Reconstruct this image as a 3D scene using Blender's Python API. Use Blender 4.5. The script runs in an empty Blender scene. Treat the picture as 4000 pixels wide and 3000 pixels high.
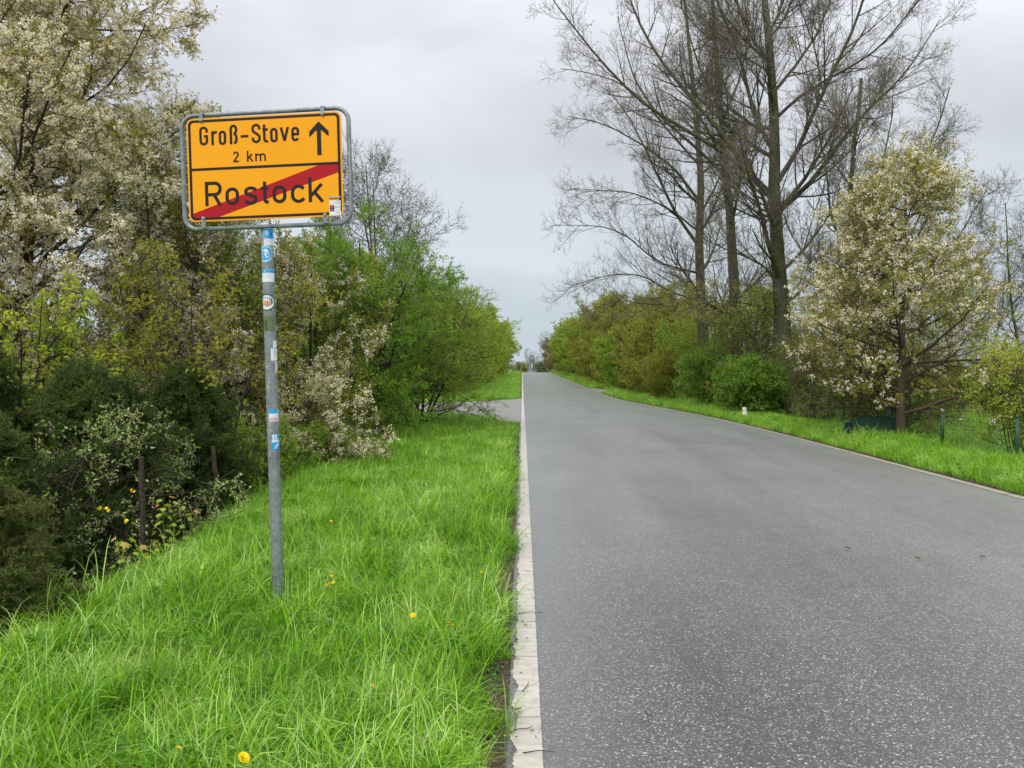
import bpy, math
import numpy as np
from mathutils import Vector, Matrix

R = math.radians
scene = bpy.context.scene

# ------------------------------------------------------------------ camera
cam_d = bpy.data.cameras.new('camera')
cam_d.sensor_width = 36.0
cam_d.lens = 36.0 * 1664.0 / 2212.0
cam_d.clip_start = 0.05
cam_d.clip_end = 3000
cam = bpy.data.objects.new('camera', cam_d)
scene.collection.objects.link(cam)
cam.location = (0, 0, 1.6)
cam.rotation_euler = (R(90 - 1.45), 0, R(0.76))
scene.camera = cam

# ------------------------------------------------------------------ sky and light
SUN_EL, SUN_AZ = R(52), R(205)          # azimuth clockwise from +Y
SKY_GAIN = 1.0
world = bpy.data.worlds.new('World')
scene.world = world
world.use_nodes = True
wn = world.node_tree
for n in list(wn.nodes): wn.nodes.remove(n)


def N(nt, typ, **kw):
    n = nt.nodes.new(typ)
    for k, v in kw.items():
        if k == 'inp':
            for kk, vv in v.items(): n.inputs[kk].default_value = vv
        else: setattr(n, k, v)
    return n


def ramp(nt, fac, stops, interp='LINEAR'):
    r = nt.nodes.new('ShaderNodeValToRGB')
    r.color_ramp.interpolation = interp
    el = r.color_ramp.elements
    while len(el) > 1: el.remove(el[-1])
    el[0].position = stops[0][0]; c = stops[0][1]
    el[0].color = (*c, 1) if len(c) == 3 else c
    for p, c in stops[1:]:
        e = el.new(p); e.color = (*c, 1) if len(c) == 3 else c
    if fac is not None: nt.links.new(fac, r.inputs[0])
    return r.outputs[0]


def mixc(nt, fac, a, b, mode='MIX'):
    m = nt.nodes.new('ShaderNodeMix'); m.data_type = 'RGBA'; m.blend_type = mode
    for i, v in ((0, fac), (6, a), (7, b)):
        if isinstance(v, (int, float)): m.inputs[i].default_value = v
        elif isinstance(v, tuple): m.inputs[i].default_value = (*v, 1) if len(v) == 3 else v
        else: nt.links.new(v, m.inputs[i])
    return m.outputs[2]


def mathn(nt, op, a, b=0.0, clamp=False):
    m = nt.nodes.new('ShaderNodeMath'); m.operation = op; m.use_clamp = clamp
    for i, v in ((0, a), (1, b)):
        if isinstance(v, (int, float)): m.inputs[i].default_value = v
        else: nt.links.new(v, m.inputs[i])
    return m.outputs[0]


def g3(v): return (v, v, v)


sky = N(wn, 'ShaderNodeTexSky')
sky.sky_type = 'NISHITA'; sky.sun_disc = False
sky.sun_elevation = SUN_EL; sky.sun_rotation = SUN_AZ
sky.air_density = 1.0; sky.dust_density = 3.0
skys = mixc(wn, 1.0, sky.outputs[0], (0.09, 0.09, 0.09), 'MULTIPLY')
tc = N(wn, 'ShaderNodeTexCoord')
mp = N(wn, 'ShaderNodeMapping'); mp.inputs['Scale'].default_value = (1.0, 1.0, 2.6)
wn.links.new(tc.outputs['Generated'], mp.inputs[0])
no1 = N(wn, 'ShaderNodeTexNoise', inp={'Scale': 1.7, 'Detail': 5.0, 'Roughness': 0.5, 'Distortion': 0.35})
wn.links.new(mp.outputs[0], no1.inputs['Vector'])
sep = N(wn, 'ShaderNodeSeparateXYZ'); wn.links.new(tc.outputs['Generated'], sep.inputs[0])
el = mathn(wn, 'MAXIMUM', sep.outputs[2], 0.0)
base = ramp(wn, el, [(0.0, (0.42, 0.49, 0.53)), (0.10, (0.43, 0.48, 0.525)), (0.26, (0.44, 0.46, 0.495)),
                     (0.45, (0.66, 0.67, 0.72)), (0.75, (1.15, 1.15, 1.19)), (1.0, (1.4, 1.4, 1.42))])
cl = ramp(wn, no1.outputs[0], [(0.30, g3(0.88)), (0.5, g3(1.02)), (0.66, g3(1.24))])
cloud = mixc(wn, 1.0, base, cl, 'MULTIPLY')
mixed = mixc(wn, 0.93, skys, cloud)
bg = N(wn, 'ShaderNodeBackground'); bg.inputs[1].default_value = SKY_GAIN
wn.links.new(mixed, bg.inputs[0])
wo = N(wn, 'ShaderNodeOutputWorld'); wn.links.new(bg.outputs[0], wo.inputs[0])

sl = bpy.data.lights.new('sun', 'SUN')
sl.energy = 1.5; sl.angle = R(38); sl.color = (1.0, 0.97, 0.92)
so = bpy.data.objects.new('sun', sl); scene.collection.objects.link(so)
sd = Vector((math.sin(SUN_AZ) * math.cos(SUN_EL), math.cos(SUN_AZ) * math.cos(SUN_EL), math.sin(SUN_EL)))
so.rotation_euler = sd.to_track_quat('Z', 'Y').to_euler()
so.location = (0, -20, 30)

vs = scene.view_settings
vs.view_transform = 'Standard'; vs.look = 'None'; vs.exposure = 0.45; vs.gamma = 1.0
vs.use_curve_mapping = False
scene.render.engine = 'CYCLES'
scene.cycles.max_bounces = 7
scene.cycles.transparent_max_bounces = 8

# ------------------------------------------------------------------ helpers
COL = scene.collection


def tag(o, label=None, cat=None, group=None, kind=None):
    if label: o['label'] = label
    if cat: o['category'] = cat
    if group: o['group'] = group
    if kind: o['kind'] = kind
    return o


def empty(name, loc, rot=(0, 0, 0)):
    o = bpy.data.objects.new(name, None); COL.objects.link(o)
    o.location = loc; o.rotation_euler = rot; o.empty_display_size = 0.2
    return o


def mesh_np(name, V, faces, mat=None, parent=None, smooth=False, tint=None, link=True, matidx=None):
    """faces: list of integer arrays (M,k)"""
    V = np.asarray(V, dtype=np.float32).reshape(-1, 3)
    if not isinstance(faces, list): faces = [faces]
    faces = [np.asarray(f, dtype=np.int32) for f in faces if len(f)]
    me = bpy.data.meshes.new(name)
    me.vertices.add(len(V)); me.vertices.foreach_set('co', V.ravel())
    loops = np.concatenate([f.ravel() for f in faces])
    starts = []; s = 0
    for f in faces:
        starts.append(s + np.arange(len(f)) * f.shape[1]); s += f.size
    starts = np.concatenate(starts).astype(np.int32)
    me.loops.add(len(loops)); me.loops.foreach_set('vertex_index', loops)
    me.polygons.add(len(starts)); me.polygons.foreach_set('loop_start', starts)
    me.polygons.foreach_set('use_smooth', np.full(len(starts), bool(smooth), dtype=bool))
    if tint is not None:
        a = me.attributes.new('tint', 'FLOAT', 'POINT'); a.data.foreach_set('value', np.asarray(tint, dtype=np.float32))
    me.update(calc_edges=True)
    if mat:
        for m in (mat if isinstance(mat, (list, tuple)) else [mat]): me.materials.append(m)
    if matidx is not None: me.polygons.foreach_set('material_index', np.asarray(matidx, dtype=np.int32))
    o = bpy.data.objects.new(name, me)
    if link: COL.objects.link(o)
    if parent: o.parent = parent
    return o


class MB:
    def __init__(s): s.v = []; s.f = {}; s.n = 0

    def add(s, V, F):
        V = np.asarray(V, float).reshape(-1, 3); s.v.append(V)
        for f in F: s.f.setdefault(len(f), []).append([i + s.n for i in f])
        s.n += len(V)

    def box(s, c, d, rot=None):
        x, y, z = [q / 2 for q in d]
        V = np.array([[-x, -y, -z], [x, -y, -z], [x, y, -z], [-x, y, -z], [-x, -y, z], [x, -y, z], [x, y, z], [-x, y, z]])
        if rot is not None: V = V @ np.array(rot).T
        s.add(V + np.array(c), [(0, 3, 2, 1), (4, 5, 6, 7), (0, 1, 5, 4), (1, 2, 6, 5), (2, 3, 7, 6), (3, 0, 4, 7)])

    def tube(s, pts, r, n=10, cap=True, closed=False):
        pts = np.asarray(pts, float); m = len(pts)
        r = np.broadcast_to(np.asarray(r, float), (m,))
        if closed: T = np.roll(pts, -1, 0) - np.roll(pts, 1, 0)
        else: T = np.gradient(pts, axis=0)
        T /= np.linalg.norm(T, axis=1)[:, None] + 1e-9
        ref = np.array([0.13, 0.97, 0.2]) if abs(T[:, 1]).mean() < 0.7 else np.array([1.0, 0.1, 0.1])
        A = np.cross(T, ref); A /= np.linalg.norm(A, axis=1)[:, None]; B = np.cross(T, A)
        an = np.arange(n) * 2 * math.pi / n
        V = pts[:, None] + r[:, None, None] * (A[:, None] * np.cos(an)[None, :, None] + B[:, None] * np.sin(an)[None, :, None])
        F = []
        for i in range(m if closed else m - 1):
            j = (i + 1) % m
            for k in range(n):
                F.append((i * n + k, j * n + k, j * n + (k + 1) % n, i * n + (k + 1) % n))
        if cap and not closed:
            F.append(tuple(range(n))); F.append(tuple(reversed([(m - 1) * n + k for k in range(n)])))
        s.add(V, F)

    def build(s, name, mat, parent=None, smooth=False):
        return mesh_np(name, np.concatenate(s.v), [np.array(f) for f in s.f.values()], mat, parent, smooth)


def norm(a): return a / (np.linalg.norm(a, axis=-1, keepdims=True) + 1e-9)


# ---- materials
def new_mat(name):
    m = bpy.data.materials.new(name); m.use_nodes = True
    nt = m.node_tree
    for n in list(nt.nodes): nt.nodes.remove(n)
    out = nt.nodes.new('ShaderNodeOutputMaterial')
    return m, nt, out


def pbsdf(nt, out, col, rough=0.6, spec=0.4, metal=0.0, bump=None, bstr=0.2, bdist=0.01):
    p = nt.nodes.new('ShaderNodeBsdfPrincipled')
    if isinstance(col, tuple): p.inputs['Base Color'].default_value = (*col, 1)
    else: nt.links.new(col, p.inputs['Base Color'])
    if isinstance(rough, (int, float)): p.inputs['Roughness'].default_value = rough
    else: nt.links.new(rough, p.inputs['Roughness'])
    if isinstance(spec, (int, float)): p.inputs['Specular IOR Level'].default_value = spec
    else: nt.links.new(spec, p.inputs['Specular IOR Level'])
    p.inputs['Metallic'].default_value = metal
    if bump is not None:
        b = nt.nodes.new('ShaderNodeBump'); b.inputs['Strength'].default_value = bstr; b.inputs['Distance'].default_value = bdist
        nt.links.new(bump, b.inputs['Height']); nt.links.new(b.outputs[0], p.inputs['Normal'])
    if out: nt.links.new(p.outputs[0], out.inputs[0])
    return p


def noise(nt, scale, detail=3, rough=0.5, vec=None, dist=0.0):
    n = nt.nodes.new('ShaderNodeTexNoise')
    n.inputs['Scale'].default_value = scale; n.inputs['Detail'].default_value = detail
    n.inputs['Roughness'].default_value = rough; n.inputs['Distortion'].default_value = dist
    if vec is None:
        g = nt.nodes.new('ShaderNodeNewGeometry'); vec = g.outputs['Position']
    nt.links.new(vec, n.inputs['Vector'])
    return n.outputs[0]


def plain(name, col, rough=0.55, spec=0.4, metal=0.0, nscale=12, var=0.15):
    m, nt, out = new_mat(name)
    f = noise(nt, nscale, 4)
    lo = tuple(c * (1 - var) for c in col); hi = tuple(min(1, c * (1 + var)) for c in col)
    c = ramp(nt, f, [(0.3, lo), (0.7, hi)])
    pbsdf(nt, out, c, rough, spec, metal, f, 0.1)
    return m


def leafmat(name, cols, trans=0.45, rough=0.45, spec=0.35, clump=1.3, cvar=0.25):
    m, nt, out = new_mat(name)
    at = nt.nodes.new('ShaderNodeAttribute'); at.attribute_name = 'tint'
    oi = nt.nodes.new('ShaderNodeObjectInfo')
    n1 = noise(nt, clump, 2)
    f = mathn(nt, 'ADD', at.outputs['Fac'], mathn(nt, 'MULTIPLY', mathn(nt, 'SUBTRACT', n1, 0.5), 1.1), True)
    k = len(cols)
    c = ramp(nt, f, [(i / (k - 1), cc) for i, cc in enumerate(cols)])
    v = mathn(nt, 'ADD', mathn(nt, 'MULTIPLY', oi.outputs['Random'], cvar), 1 - cvar / 2)
    cc = nt.nodes.new('ShaderNodeVectorMath'); cc.operation = 'SCALE'
    nt.links.new(c, cc.inputs[0]); nt.links.new(v, cc.inputs['Scale'])
    p = pbsdf(nt, None, cc.outputs[0], rough, spec)
    t = nt.nodes.new('ShaderNodeBsdfTranslucent')
    tcx = mixc(nt, 1.0, cc.outputs[0], (1.25, 1.2, 0.6), 'MULTIPLY'); nt.links.new(tcx, t.inputs[0])
    mx = nt.nodes.new('ShaderNodeMixShader'); mx.inputs[0].default_value = trans
    nt.links.new(p.outputs[0], mx.inputs[1]); nt.links.new(t.outputs[0], mx.inputs[2])
    nt.links.new(mx.outputs[0], out.inputs[0])
    return m


def barkmat(name, c1, c2, moss=None, scale=9):
    m, nt, out = new_mat(name)
    g = nt.nodes.new('ShaderNodeNewGeometry')
    mpn = nt.nodes.new('ShaderNodeMapping'); mpn.inputs['Scale'].default_value = (1, 1, 0.22)
    nt.links.new(g.outputs['Position'], mpn.inputs[0])
    f = noise(nt, scale * 2, 5, 0.6, mpn.outputs[0], 0.4)
    c = ramp(nt, f, [(0.3, c1), (0.7, c2)])
    if moss:
        f2 = noise(nt, 1.6, 3)
        c = mixc(nt, ramp(nt, f2, [(0.38, g3(0)), (0.62, g3(0.85))]), c, moss)
    pbsdf(nt, out, c, 0.85, 0.2, 0, f, 0.6, 0.02)
    return m


M = {}
M['bark_dark'] = barkmat('dark_bark', (0.030, 0.025, 0.020), (0.085, 0.070, 0.055))
M['bark_brown'] = barkmat('brown_bark', (0.055, 0.038, 0.028), (0.14, 0.10, 0.075))
M['bark_poplar'] = barkmat('poplar_bark', (0.050, 0.045, 0.033), (0.13, 0.118, 0.085), (0.085, 0.09, 0.03))
M['bark_moss'] = barkmat('mossy_bark', (0.045, 0.045, 0.03), (0.12, 0.115, 0.07), (0.075, 0.10, 0.03))
M['twig_grey'] = barkmat('grey_twig', (0.085, 0.075, 0.06), (0.19, 0.17, 0.14))
M['twig_brown'] = barkmat('brown_twig', (0.065, 0.052, 0.04), (0.15, 0.125, 0.10))
M['catkin'] = leafmat('bud', [(0.20, 0.16, 0.10), (0.32, 0.27, 0.20)], 0.2)
M['blossom'] = leafmat('white_blossom', [(0.74, 0.62, 0.50), (0.91, 0.85, 0.76), (0.94, 0.92, 0.87)], 0.30, 0.6, 0.2, 1.2, 0.05)
M['blossom_cream'] = leafmat('cream_blossom', [(0.66, 0.62, 0.42), (0.82, 0.79, 0.60), (0.88, 0.87, 0.76)], 0.30, 0.6, 0.2, 1.2, 0.05)
M['leaf_bronze'] = leafmat('bronze_leaf', [(0.24, 0.29, 0.05), (0.38, 0.36, 0.08), (0.47, 0.32, 0.12)])
M['leaf_olive'] = leafmat('olive_leaf', [(0.20, 0.25, 0.03), (0.34, 0.37, 0.045), (0.47, 0.44, 0.08)])
M['leaf_amber'] = leafmat('amber_leaf', [(0.20, 0.24, 0.03), (0.33, 0.35, 0.045), (0.44, 0.37, 0.07)])
M['leaf_green'] = leafmat('green_leaf', [(0.10, 0.23, 0.02), (0.21, 0.40, 0.035), (0.35, 0.52, 0.08)])
M['leaf_fresh'] = leafmat('fresh_leaf', [(0.19, 0.33, 0.03), (0.34, 0.50, 0.05), (0.48, 0.60, 0.11)])
M['leaf_lime'] = leafmat('lime_leaf', [(0.28, 0.37, 0.03), (0.46, 0.54, 0.05), (0.58, 0.63, 0.12)])
M['leaf_dull'] = leafmat('dull_leaf', [(0.13, 0.16, 0.03), (0.22, 0.26, 0.045), (0.33, 0.33, 0.08)])
M['leaf_rust'] = leafmat('rust_leaf', [(0.18, 0.15, 0.06), (0.30, 0.21, 0.12), (0.40, 0.30, 0.20)])
M['leaf_grey'] = leafmat('grey_bud_leaf', [(0.12, 0.11, 0.085), (0.20, 0.18, 0.13)])
M['leaf_pale'] = leafmat('pale_leaf', [(0.28, 0.38, 0.12), (0.55, 0.62, 0.28), (0.76, 0.78, 0.52)])
M['needle'] = leafmat('spruce_needle', [(0.028, 0.055, 0.008), (0.06, 0.11, 0.014), (0.13, 0.19, 0.03)], 0.1, 0.5, 0.3)
M['needle_gold'] = leafmat('golden_needle', [(0.05, 0.085, 0.015), (0.10, 0.14, 0.03), (0.26, 0.24, 0.06)], 0.15, 0.5, 0.3)
M['leaf_red'] = leafmat('red_young_leaf', [(0.28, 0.42, 0.05), (0.38, 0.44, 0.07), (0.58, 0.26, 0.11)])
M['grass'] = leafmat('grass_blade', [(0.04, 0.14, 0.004), (0.15, 0.37, 0.009), (0.28, 0.52, 0.02), (0.64, 0.78, 0.36)], 0.42, 0.30, 0.45, 2.2, 0.7)
M['grass_dry'] = leafmat('dry_grass_blade', [(0.30, 0.24, 0.12), (0.48, 0.42, 0.24)], 0.3)
M['litter'] = leafmat('litter_bits', [(0.03, 0.02, 0.012), (0.09, 0.06, 0.035), (0.28, 0.20, 0.12)], 0.1)
M['weed'] = leafmat('weed_leaf', [(0.05, 0.17, 0.02), (0.12, 0.32, 0.03)], 0.35, 0.4, 0.4)

# ground
m, nt, out = new_mat('ground_soil_and_turf')
f = noise(nt, 3.0, 6, 0.65); f2 = noise(nt, 0.35, 3)
c1 = ramp(nt, f, [(0.3, (0.035, 0.075, 0.012)), (0.55, (0.065, 0.15, 0.018)), (0.75, (0.10, 0.17, 0.03))])
c2 = ramp(nt, f2, [(0.4, g3(0)), (0.65, g3(0.35))])
pbsdf(nt, out, mixc(nt, c2, c1, (0.085, 0.14, 0.02)), 0.95, 0.1, 0, f, 0.6, 0.05)
M['ground'] = m
m, nt, out = new_mat('leaf_litter_soil')
f = noise(nt, 22.0, 6, 0.7)
pbsdf(nt, out, ramp(nt, f, [(0.3, (0.030, 0.022, 0.014)), (0.55, (0.075, 0.055, 0.038)), (0.72, (0.15, 0.12, 0.085))]), 0.9, 0.2, 0, f, 0.9, 0.02)
M['soil'] = m

# asphalt
m, nt, out = new_mat('wet_asphalt')
geo = nt.nodes.new('ShaderNodeNewGeometry'); pos = geo.outputs['Position']


def voro(nt, scale, vec, feat='F1', outn='Distance'):
    v = nt.nodes.new('ShaderNodeTexVoronoi'); v.feature = feat; v.inputs['Scale'].default_value = scale
    nt.links.new(vec, v.inputs['Vector'])
    return v


v1 = voro(nt, 140, pos); v2 = voro(nt, 92, pos)
s1 = nt.nodes.new('ShaderNodeSeparateColor'); nt.links.new(v1.outputs['Color'], s1.inputs[0])
s2 = nt.nodes.new('ShaderNodeSeparateColor'); nt.links.new(v2.outputs['Color'], s2.inputs[0])
ag = ramp(nt, s1.outputs[0], [(0.0, (0.022, 0.022, 0.021)), (0.45, (0.047, 0.047, 0.045)), (0.8, (0.085, 0.083, 0.079)), (0.93, (0.20, 0.195, 0.185)), (0.985, (0.36, 0.35, 0.33))])
chip = mathn(nt, 'MULTIPLY', mathn(nt, 'GREATER_THAN', s2.outputs[1], 0.968), mathn(nt, 'LESS_THAN', v2.outputs['Distance'], 0.42))
big = noise(nt, 0.45, 4, 0.55)
sxyz = nt.nodes.new('ShaderNodeSeparateXYZ'); nt.links.new(pos, sxyz.inputs[0])
# worn smooth strip beside the line: fewer chips
edge = ramp(nt, mathn(nt, 'MULTIPLY', mathn(nt, 'ADD', sxyz.outputs[0], mathn(nt, 'MULTIPLY', big, 0.5)), 0.5), [(0.12, g3(0.25)), (0.42, g3(1.0))])
chipf = mathn(nt, 'MULTIPLY', chip, edge)
c = mixc(nt, chipf, ag, (0.62, 0.61, 0.57))
mpr = nt.nodes.new('ShaderNodeMapping'); mpr.inputs['Scale'].default_value = (1.0, 0.10, 1.0)
nt.links.new(pos, mpr.inputs[0])
streak = noise(nt, 0.9, 5, 0.6, mpr.outputs[0], 0.3)
mott = noise(nt, 5.5, 5, 0.65)
mix3 = mathn(nt, 'ADD', mathn(nt, 'MULTIPLY', streak, 0.45), mathn(nt, 'ADD', mathn(nt, 'MULTIPLY', big, 0.3), mathn(nt, 'ADD', mathn(nt, 'MULTIPLY', mott, 0.13), mathn(nt, 'MULTIPLY', noise(nt, 28, 3, 0.7), 0.12))))
tone = ramp(nt, mix3, [(0.38, g3(0.62)), (0.62, g3(1.25))])
c = mixc(nt, 1.0, c, tone, 'MULTIPLY')
c = mixc(nt, mathn(nt, 'MULTIPLY', mathn(nt, 'SUBTRACT', 1.0, edge), 0.7), c, (0.13, 0.134, 0.14))
bh = mathn(nt, 'ADD', v1.outputs['Distance'], mathn(nt, 'MULTIPLY', noise(nt, 260, 2), 0.6))
rg = ramp(nt, noise(nt, 0.8, 3, 0.5), [(0.3, g3(0.37)), (0.7, g3(0.45))])
_p = pbsdf(nt, out, c, rg, 1.0, 0, bh, 0.06, 0.005)
_p.inputs['Coat Weight'].default_value = 0.0; _p.inputs['Coat Roughness'].default_value = 0.3; _p.inputs['Coat IOR'].default_value = 1.5
nt.links.new(ramp(nt, mix3, [(0.38, g3(0.60)), (0.60, g3(1.0))]), _p.inputs['Sheen Weight']); _p.inputs['Sheen Roughness'].default_value = 0.30; _p.inputs['Sheen Tint'].default_value = (1.0, 0.995, 0.985, 1)
M['asphalt'] = m
m, nt, out = new_mat('old_side_asphalt')
g_ = nt.nodes.new('ShaderNodeNewGeometry'); mp_ = nt.nodes.new('ShaderNodeMapping'); mp_.inputs['Scale'].default_value = (0.35, 1.6, 1)
nt.links.new(g_.outputs['Position'], mp_.inputs[0])
f = noise(nt, 1.5, 7, 0.7, mp_.outputs[0], 0.6)
c = ramp(nt, f, [(0.3, (0.10, 0.095, 0.09)), (0.5, (0.19, 0.18, 0.17)), (0.7, (0.27, 0.255, 0.24))])
pbsdf(nt, out, c, 0.5, 0.5, 0, f, 0.3, 0.01)
M['asphalt_old'] = m
for nm, cola, colb, dirt in (('white_line_paint', (0.36, 0.335, 0.29), (0.50, 0.475, 0.425), 0.6), ('dirty_line_paint', (0.24, 0.21, 0.16), (0.40, 0.36, 0.29), 0.8)):
    m, nt, out = new_mat(nm)
    geo = nt.nodes.new('ShaderNodeNewGeometry'); mpn = nt.nodes.new('ShaderNodeMapping')
    mpn.inputs['Scale'].default_value = (0.25, 1, 1); nt.links.new(geo.outputs['Position'], mpn.inputs[0])
    f = noise(nt, 26, 5, 0.6, mpn.outputs[0]); f2 = noise(nt, 6, 5, 0.7)
    c = ramp(nt, f, [(0.3, cola), (0.7, colb)])
    c = mixc(nt, ramp(nt, f2, [(0.55, g3(0)), (0.75, g3(dirt))]), c, (0.20, 0.175, 0.14))
    # cracks across the line
    wv = voro(nt, 1.5, mpn.outputs[0], 'DISTANCE_TO_EDGE')
    wv.inputs['Scale'].default_value = 2.3
    cr = mathn(nt, 'LESS_THAN', mathn(nt, 'ADD', wv.outputs['Distance'], mathn(nt, 'MULTIPLY', mathn(nt, 'SUBTRACT', f, 0.5), 0.02)), 0.0045)
    c = mixc(nt, mathn(nt, 'MULTIPLY', cr, 0.8), c, (0.07, 0.06, 0.05))
    pbsdf(nt, out, c, 0.5, 0.4, 0, f, 0.3, 0.003)
    M[nm] = m
M['seam_light'] = plain('pale_seam', (0.16, 0.16, 0.165), 0.5, 0.5)
M['seam_dark'] = plain('tar_seam', (0.030, 0.030, 0.032), 0.5, 0.4)

# metals and sign
m, nt, out = new_mat('galvanised_steel')
oc = nt.nodes.new('ShaderNodeTexCoord')
f = noise(nt, 7, 6, 0.62, oc.outputs['Object']); v = voro(nt, 38, oc.outputs['Object'])
fx = mathn(nt, 'ADD', mathn(nt, 'MULTIPLY', f, 0.75), mathn(nt, 'MULTIPLY', v.outputs['Distance'], 0.3))
c = ramp(nt, fx, [(0.3, (0.15, 0.17, 0.17)), (0.5, (0.22, 0.245, 0.25)), (0.66, (0.29, 0.31, 0.315))])
dots = mathn(nt, 'GREATER_THAN', noise(nt, 30, 2, 0.5, oc.outputs['Object']), 0.66)
c = mixc(nt, mathn(nt, 'MULTIPLY', dots, 0.7), c, (0.42, 0.44, 0.44))
pbsdf(nt, out, c, 0.55, 0.5, 0.25, f, 0.15, 0.002)
M['galv'] = m
M['bolt'] = plain('zinc_bolt', (0.42, 0.43, 0.44), 0.4, 0.5, 0.5, 40)


def signmat(name, col, rough=0.4):
    m, nt, out = new_mat(name)
    oc = nt.nodes.new('ShaderNodeTexCoord')
    f = noise(nt, 2.5, 5, 0.6, oc.outputs['Object'])
    mg = nt.nodes.new('ShaderNodeMapping'); mg.inputs['Scale'].default_value = (9, 9, .8); nt.links.new(oc.outputs['Object'], mg.inputs[0])
    f = mathn(nt, 'ADD', mathn(nt, 'MULTIPLY', f, .5), mathn(nt, 'MULTIPLY', noise(nt, 3, 5, .7, mg.outputs[0]), .5))
    lo = tuple(c * 0.955 for c in col); hi = tuple(min(1, c * 1.02) for c in col)
    pbsdf(nt, out, ramp(nt, f, [(0.3, lo), (0.7, hi)]), rough, 0.25)
    return m


M['yellow'] = signmat('sign_yellow', (0.93, 0.375, 0.0), 0.55)
M['black'] = signmat('sign_black', (0.018, 0.012, 0.012))
M['red'] = signmat('sign_red', (0.42, 0.006, 0.012))
M['alu'] = plain('sign_back_grey', (0.35, 0.36, 0.37), 0.5, 0.5, 0.5)
for k, c in dict(s_blue=(0.02, 0.36, 0.72), s_dblue=(0.01, 0.12, 0.45), s_white=(0.74, 0.78, 0.80), s_pink=(0.70, 0.42, 0.52), s_black=(0.012, 0.012, 0.03),
                 s_moss=(0.14, 0.17, 0.075), s_mossd=(0.07, 0.10, 0.03), s_orange=(0.70, 0.30, 0.16), s_lblue=(0.30, 0.58, 0.80), s_scratch=(0.66, 0.68, 0.68), s_grey=(0.45, 0.47, 0.48),
                 s_red=(0.75, 0.10, 0.04), s_lpink=(0.78, 0.60, 0.60), s_navy=(0.03, 0.08, 0.16)).items():
    M[k] = plain(k.replace('s_', 'print_'), c, 0.4, 0.4, 0, 30, 0.08)
M['fence_green'] = plain('fence_green_paint', (0.004, 0.05, 0.018), 0.45, 0.4)
M['net_green'] = plain('net_green', (0.003, 0.028, 0.018), 0.7, 0.2, 0, 30, 0.5)
M['sheet_blue'] = plain('sheet_blue', (0.012, 0.03, 0.05), 0.5, 0.4, 0, 14, 0.4)
M['rust'] = plain('rusty_iron', (0.062, 0.046, 0.038), 0.9, 0.2, 0.1, 25, 0.5)
M['stake'] = plain('stake_grey', (0.06, 0.065, 0.07), 0.7)
M['white_plastic'] = plain('white_plastic', (0.78, 0.78, 0.77), 0.4)
M['dandelion'] = plain('dandelion_yellow', (0.88, 0.62, 0.01), 0.6, 0.2, 0, 60, 0.15)
M['stem_green'] = plain('stem_green', (0.14, 0.26, 0.06), 0.5)
M['dry_leaf'] = plain('dry_leaf', (0.42, 0.27, 0.10), 0.7, 0.2, 0, 60, 0.4)
M['twig_litter'] = plain('dark_twig', (0.05, 0.038, 0.03), 0.85, 0.2)
M['board'] = plain('weathered_board', (0.06, 0.05, 0.04), 0.9, 0.2)

# ------------------------------------------------------------------ terrain
_ky = [-40, 0, 14, 22, 35, 49.5, 62, 80, 120, 158, 172, 184, 205, 240, 400, 1200]
_kz = [0, 0, 0, -.02, -.30, -.61, -.63, -.515, -.33, -.17, -.14, -.34, -1.1, -2.6, -9, -12]
_ys = np.arange(-60, 1200, 0.5)
_lin = np.interp(_ys, _ky, _kz)
_k = np.exp(-0.5 * (np.arange(-24, 25) / 8.0) ** 2); _k /= _k.sum()
_sm = np.convolve(np.pad(_lin, 24, mode='edge'), _k, 'valid')


def rz(y): return np.interp(y, _ys, _sm)


def sstep(a, b, x):
    t = np.clip((np.asarray(x, float) - a) / (b - a), 0, 1); return t * t * (3 - 2 * t)


def gz(x, y):
    x = np.asarray(x, float); y = np.asarray(y, float)
    near = 1 - sstep(15, 21, y); far = 0.25 * sstep(52, 62, y)
    left = -(near + far) * 1.25 * sstep(2.65, 5.0, -x)
    right = -0.38 * sstep(8.0, 9.4, x) * (1 - 0.5 * sstep(60, 90, y))
    bump = 0.03 * np.sin(x * 2.1 + y * 0.7) * np.sin(y * 1.3) * sstep(0.4, 1.2, np.abs(x - 3) - 3.1)
    und = -0.06 * ((x > -0.05) & (x < 6.1))
    sr = -0.05 * side_mask(x, y)
    return rz(y) + left + right + bump + und + sr


NE = np.array([(-0.05, 20.6), (-0.35, 21.6), (-1.1, 23.2), (-2.6, 25.2), (-5, 27.2), (-9, 28.8), (-16, 29.8), (-40, 30.5)])
FE = np.array([(-0.05, 49.5), (-0.45, 48.2), (-1.3, 46.0), (-3.2, 42.4), (-5.5, 39.4), (-9.5, 37.2), (-16, 36.0), (-40, 36.0)])


def side_mask(x, y):
    n = np.interp(-x, -NE[:, 0], NE[:, 1]); f = np.interp(-x, -FE[:, 0], FE[:, 1])
    return ((x < -0.04) & (x > -40) & (y > n) & (y < f)).astype(float)


xs = np.unique(np.concatenate([np.linspace(-600, -60, 12), np.linspace(-60, -10, 20), np.arange(-10, 12, 0.3), [-0.12, -0.06, -0.02, 6.07, 6.14], np.linspace(12, 60, 20), np.linspace(60, 600, 12)]))
ys = np.unique(np.concatenate([np.arange(-8, 60, 0.4), np.arange(60, 260, 2), np.linspace(260, 1100, 20)]))
XX, YY = np.meshgrid(xs, ys)
ZZ = gz(XX, YY)
nx, ny = len(xs), len(ys)
idx = np.arange(nx * ny).reshape(ny, nx)
F = np.stack([idx[:-1, :-1], idx[:-1, 1:], idx[1:, 1:], idx[1:, :-1]], -1).reshape(-1, 4)
g = mesh_np('ground', np.stack([XX, YY, ZZ], -1), F, M['ground'], smooth=True)
tag(g, kind='structure')


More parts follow.
